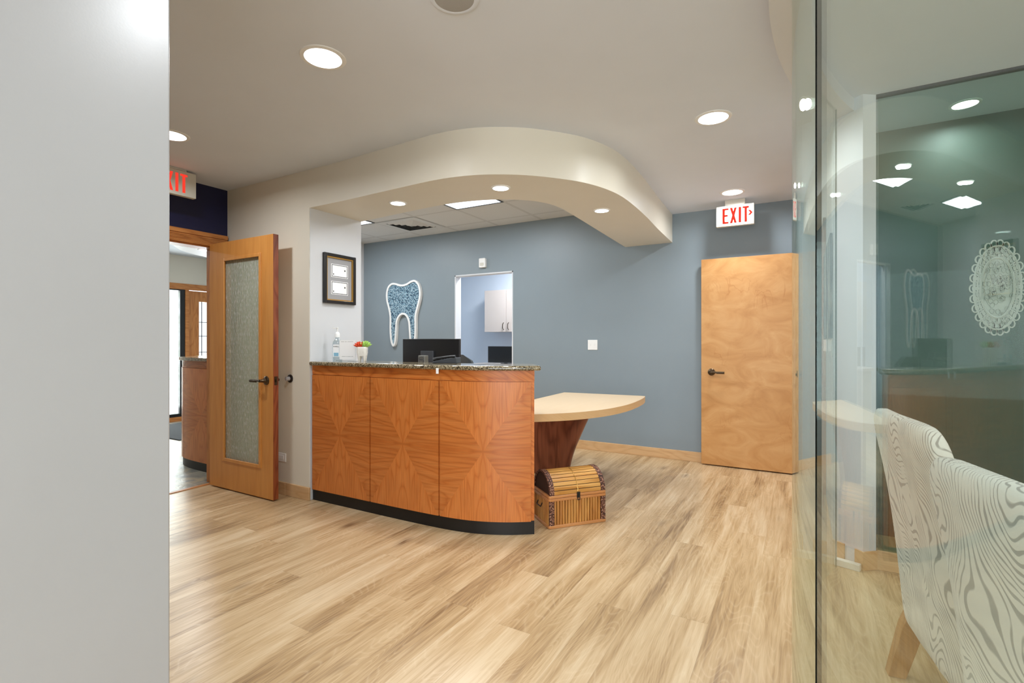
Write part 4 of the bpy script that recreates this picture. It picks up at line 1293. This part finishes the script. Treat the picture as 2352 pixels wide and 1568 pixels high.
for k in range(15):
    a = PI*(k+0.5)/15
    y, z = Dp/2-(Dp/2-0.001)*math.cos(a), Hb+0.038+0.141*math.sin(a)
    nx, nz = -math.cos(a), math.sin(a)
    tx, tz = nz, -nx
    hw = 0.0128
    pts = [(y-tx*hw*-1, z-tz*hw*-1), (y+nx*0.004, z+nz*0.004), (y-tx*hw, z-tz*hw), (y-nx*0.004, z-nz*0.004)]
    b.prism(pts, 0.036, Wd-0.036, Matrix(((0, 0, 1, 0), (1, 0, 0, 0), (0, 1, 0, 0), (0, 0, 0, 1))))
obj('lid_slats', b, M['bamboo_x'], lidr, world=False)
b = B()
for x0 in (0.002, Wd-0.036):
    ring_o = [(Dp/2-(Dp/2+0.004)*math.cos(a*PI/24), Hb+0.038+0.147*math.sin(a*PI/24)) for a in range(25)]
    ring_i = [(Dp/2-(Dp/2-0.010)*math.cos(a*PI/24), Hb+0.038+0.134*math.sin(a*PI/24)) for a in range(25)]
    b.prism(ring_o+list(reversed(ring_i)), x0, x0+0.034, Matrix(((0, 0, 1, 0), (1, 0, 0, 0), (0, 1, 0, 0), (0, 0, 0, 1))))
obj('lid_bands', b, M['band'], lidr, world=False)
b = B().tube([(Wd/2-0.004*(k % 2), Dp/2-(Dp/2+0.004)*math.cos(PI*k/30), Hb+0.038+0.147*math.sin(PI*k/30)) for k in range(1, 16)], 0.0022, 6)
obj('lid_cord', b, M['gold'], lidr, world=False)
b = B(); b.box(Wd/2-0.012, Wd/2+0.012, -0.012, -0.008, Hb+0.010, Hb+0.050); b.tube([(Wd/2-0.009, -0.014, Hb+0.012), (Wd/2-0.008, -0.014, Hb-0.004), (Wd/2+0.008, -0.014, Hb-0.004), (Wd/2+0.009, -0.014, Hb+0.012)], 0.003, 6)
b.lathe([(0, 0), (0.008, 0), (0.008, 0.004), (0, 0.005)], 12, face_mtx((Wd/2, -0.012, Hb+0.022), (1, 0, 0), (0, 0, 1)))
obj('clasp', b, M['blackmetal'], ch, world=False)
for x in (-0.008, Wd+0.008):
    s_ = -1 if x < 0 else 1
    obj('side_handle', B().tube([(x, Dp/2-0.035, 0.150), (x+s_*0.012, Dp/2-0.035, 0.125), (x+s_*0.012, Dp/2+0.035, 0.125), (x, Dp/2+0.035, 0.150)], 0.0035, 8), M['blackmetal'], ch, world=False)
ch.location.z = 0.001
ch.matrix_basis = Matrix.Translation((-1.486, 3.085, 0.001)) @ Matrix.Rotation(AX, 4, 'Z')


# ------------------------------------------------------------------ dining chairs (local x: width, local y: forward)
def make_chair(loc, rz, label):
    root = empty('upholstered_chair', loc, rz=rz, label=label, cat='chair', group='patterned parson chairs behind the glass')
    hw = 0.285
    # backrest: rear surface follows a gentle S, rounded shoulders
    rings = []
    zs = [0.20, 0.26, 0.36, 0.50, 0.64, 0.76, 0.86, 0.94, 0.985, 1.012, 1.03]
    for z in zs:
        t_ = (z-0.20)/0.83
        yb = 0.10-0.150*t_**0.9+0.018*math.sin(t_*PI)         # rear face
        th = 0.105-0.035*t_
        if z > 0.95:
            q = (z-0.95)/0.08
            th *= math.sqrt(max(0.0, 1-(q*0.92)**2)); w2 = hw-0.045*q*q
        else:
            w2 = hw-0.018*(1-min(1, t_*2.2))
        cyy = yb+0.035
        bowl = 0.030*min(1, t_*1.5)
        rr = []
        for (x, yy) in rrect(1.0, 1.0, 0.42, 4):
            rr.append((x*w2, cyy+yy*th/2-(-bowl*(x*x)), z))
        rings.append(rr)
    bk = obj('backrest', B().loft(rings), M['fabric'], root, world=False, sub=1, angle=180)
    se = []
    for z, f in ((0.215, 0.97), (0.23, 1.0), (0.40, 1.0), (0.455, 1.0), (0.475, 0.96), (0.482, 0.88)):
        se.append([(x*f, 0.355+y*f, z) for x, y in rrect(hw-0.005, 0.215, 0.04, 4)])
    obj('seat', B().loft(se), M['fabric'], root, world=False, angle=60)
    for sx_ in (-1, 1):
        x = sx_*(hw-0.045)
        obj('rear_leg', B().loft([[(x+a*0.5*s_, y0_+c*s_*0.6, z) for a, c in ((-1, -1), (1, -1), (1, 1), (-1, 1))]
                                  for z, y0_, s_ in ((0.0, 0.060, 0.046), (0.10, 0.085, 0.052), (0.20, 0.110, 0.056), (0.30, 0.15, 0.058))]), M['leg_wood'], root, world=False, bevel=0.002)
        obj('front_leg', B().loft([[(x+a*s_*0.5, 0.53+c*s_*0.5, z) for a, c in ((-1, -1), (1, -1), (1, 1), (-1, 1))]
                                   for z, s_ in ((0.0, 0.030), (0.29, 0.046))]), M['leg_wood'], root, world=False, bevel=0.002)
    return root


# chairs face away (+x of the room) with their backs toward the glass
make_chair((0.288, 2.160, 0), math.radians(-82), 'patterned chair farther along the glass, nearer the pale column')
make_chair((0.332, 1.222, 0), math.radians(-73), 'patterned chair cut off by the picture edge, overlapping the other chair')

# ------------------------------------------------------------------ daylight, added fill, camera, colour
wld = D.worlds.new('sky'); sc.world = wld; wld.use_nodes = True
bg = wld.node_tree.nodes['Background']; bg.inputs[0].default_value = (0.86, 0.93, 1.0, 1); bg.inputs[1].default_value = 2.0
L = D.lights.new('window_daylight', 'AREA'); L.shape = 'RECTANGLE'; L.size = 5.4; L.size_y = 2.0; L.energy = 170; L.color = (0.88, 0.94, 1.0)
lo = D.objects.new('window_daylight', L); COL.objects.link(lo); lo.location = (1.6, -3.38, 1.4); lo.rotation_euler = (-PI/2, 0, 0)
lo.rotation_euler = Vector((0, 1, 0)).to_track_quat('-Z', 'Z').to_euler()
L = D.lights.new('entrance_daylight', 'AREA'); L.shape = 'RECTANGLE'; L.size = 1.9; L.size_y = 1.9; L.energy = 120; L.color = (0.90, 0.95, 1.0)
lo = D.objects.new('entrance_daylight', L); COL.objects.link(lo); lo.location = (-8.9, 4.3, 1.15)
lo.rotation_euler = Vector((1, 0, 0)).to_track_quat('-Z', 'Z').to_euler()

L = D.lights.new('corridor_fill', 'AREA'); L.shape = 'RECTANGLE'; L.size = 0.9; L.size_y = 1.9; L.energy = 16; L.color = (0.88, 0.93, 1.0)  # invented fill beyond the doorway, whitens the floor and blue wall
lo = D.objects.new('corridor_fill', L); COL.objects.link(lo); lo.location = (1.0, 5.05, 1.3)
lo.rotation_euler = Vector((-1, 0, -0.25)).to_track_quat('-Z', 'Z').to_euler()

cam = D.cameras.new('camera'); co = D.objects.new('camera', cam); COL.objects.link(co)
co.location = (0, 0, H); co.rotation_euler = (PI/2, 0, PI/6)
cam.sensor_width = 36.0; cam.lens = 1150/2352*36.0; cam.clip_start = 0.02
sc.camera = co
vs = sc.view_settings
vs.view_transform = 'Standard'; vs.look = 'None'; vs.gamma = 1.0; vs.use_curve_mapping = False
vs.exposure = 0.10
sc.cycles.max_bounces = 10; sc.cycles.diffuse_bounces = 5; sc.cycles.glossy_bounces = 5; sc.cycles.transparent_max_bounces = 24
sc.cycles.sample_clamp_indirect = 6.0
sc.cycles.use_denoising = True
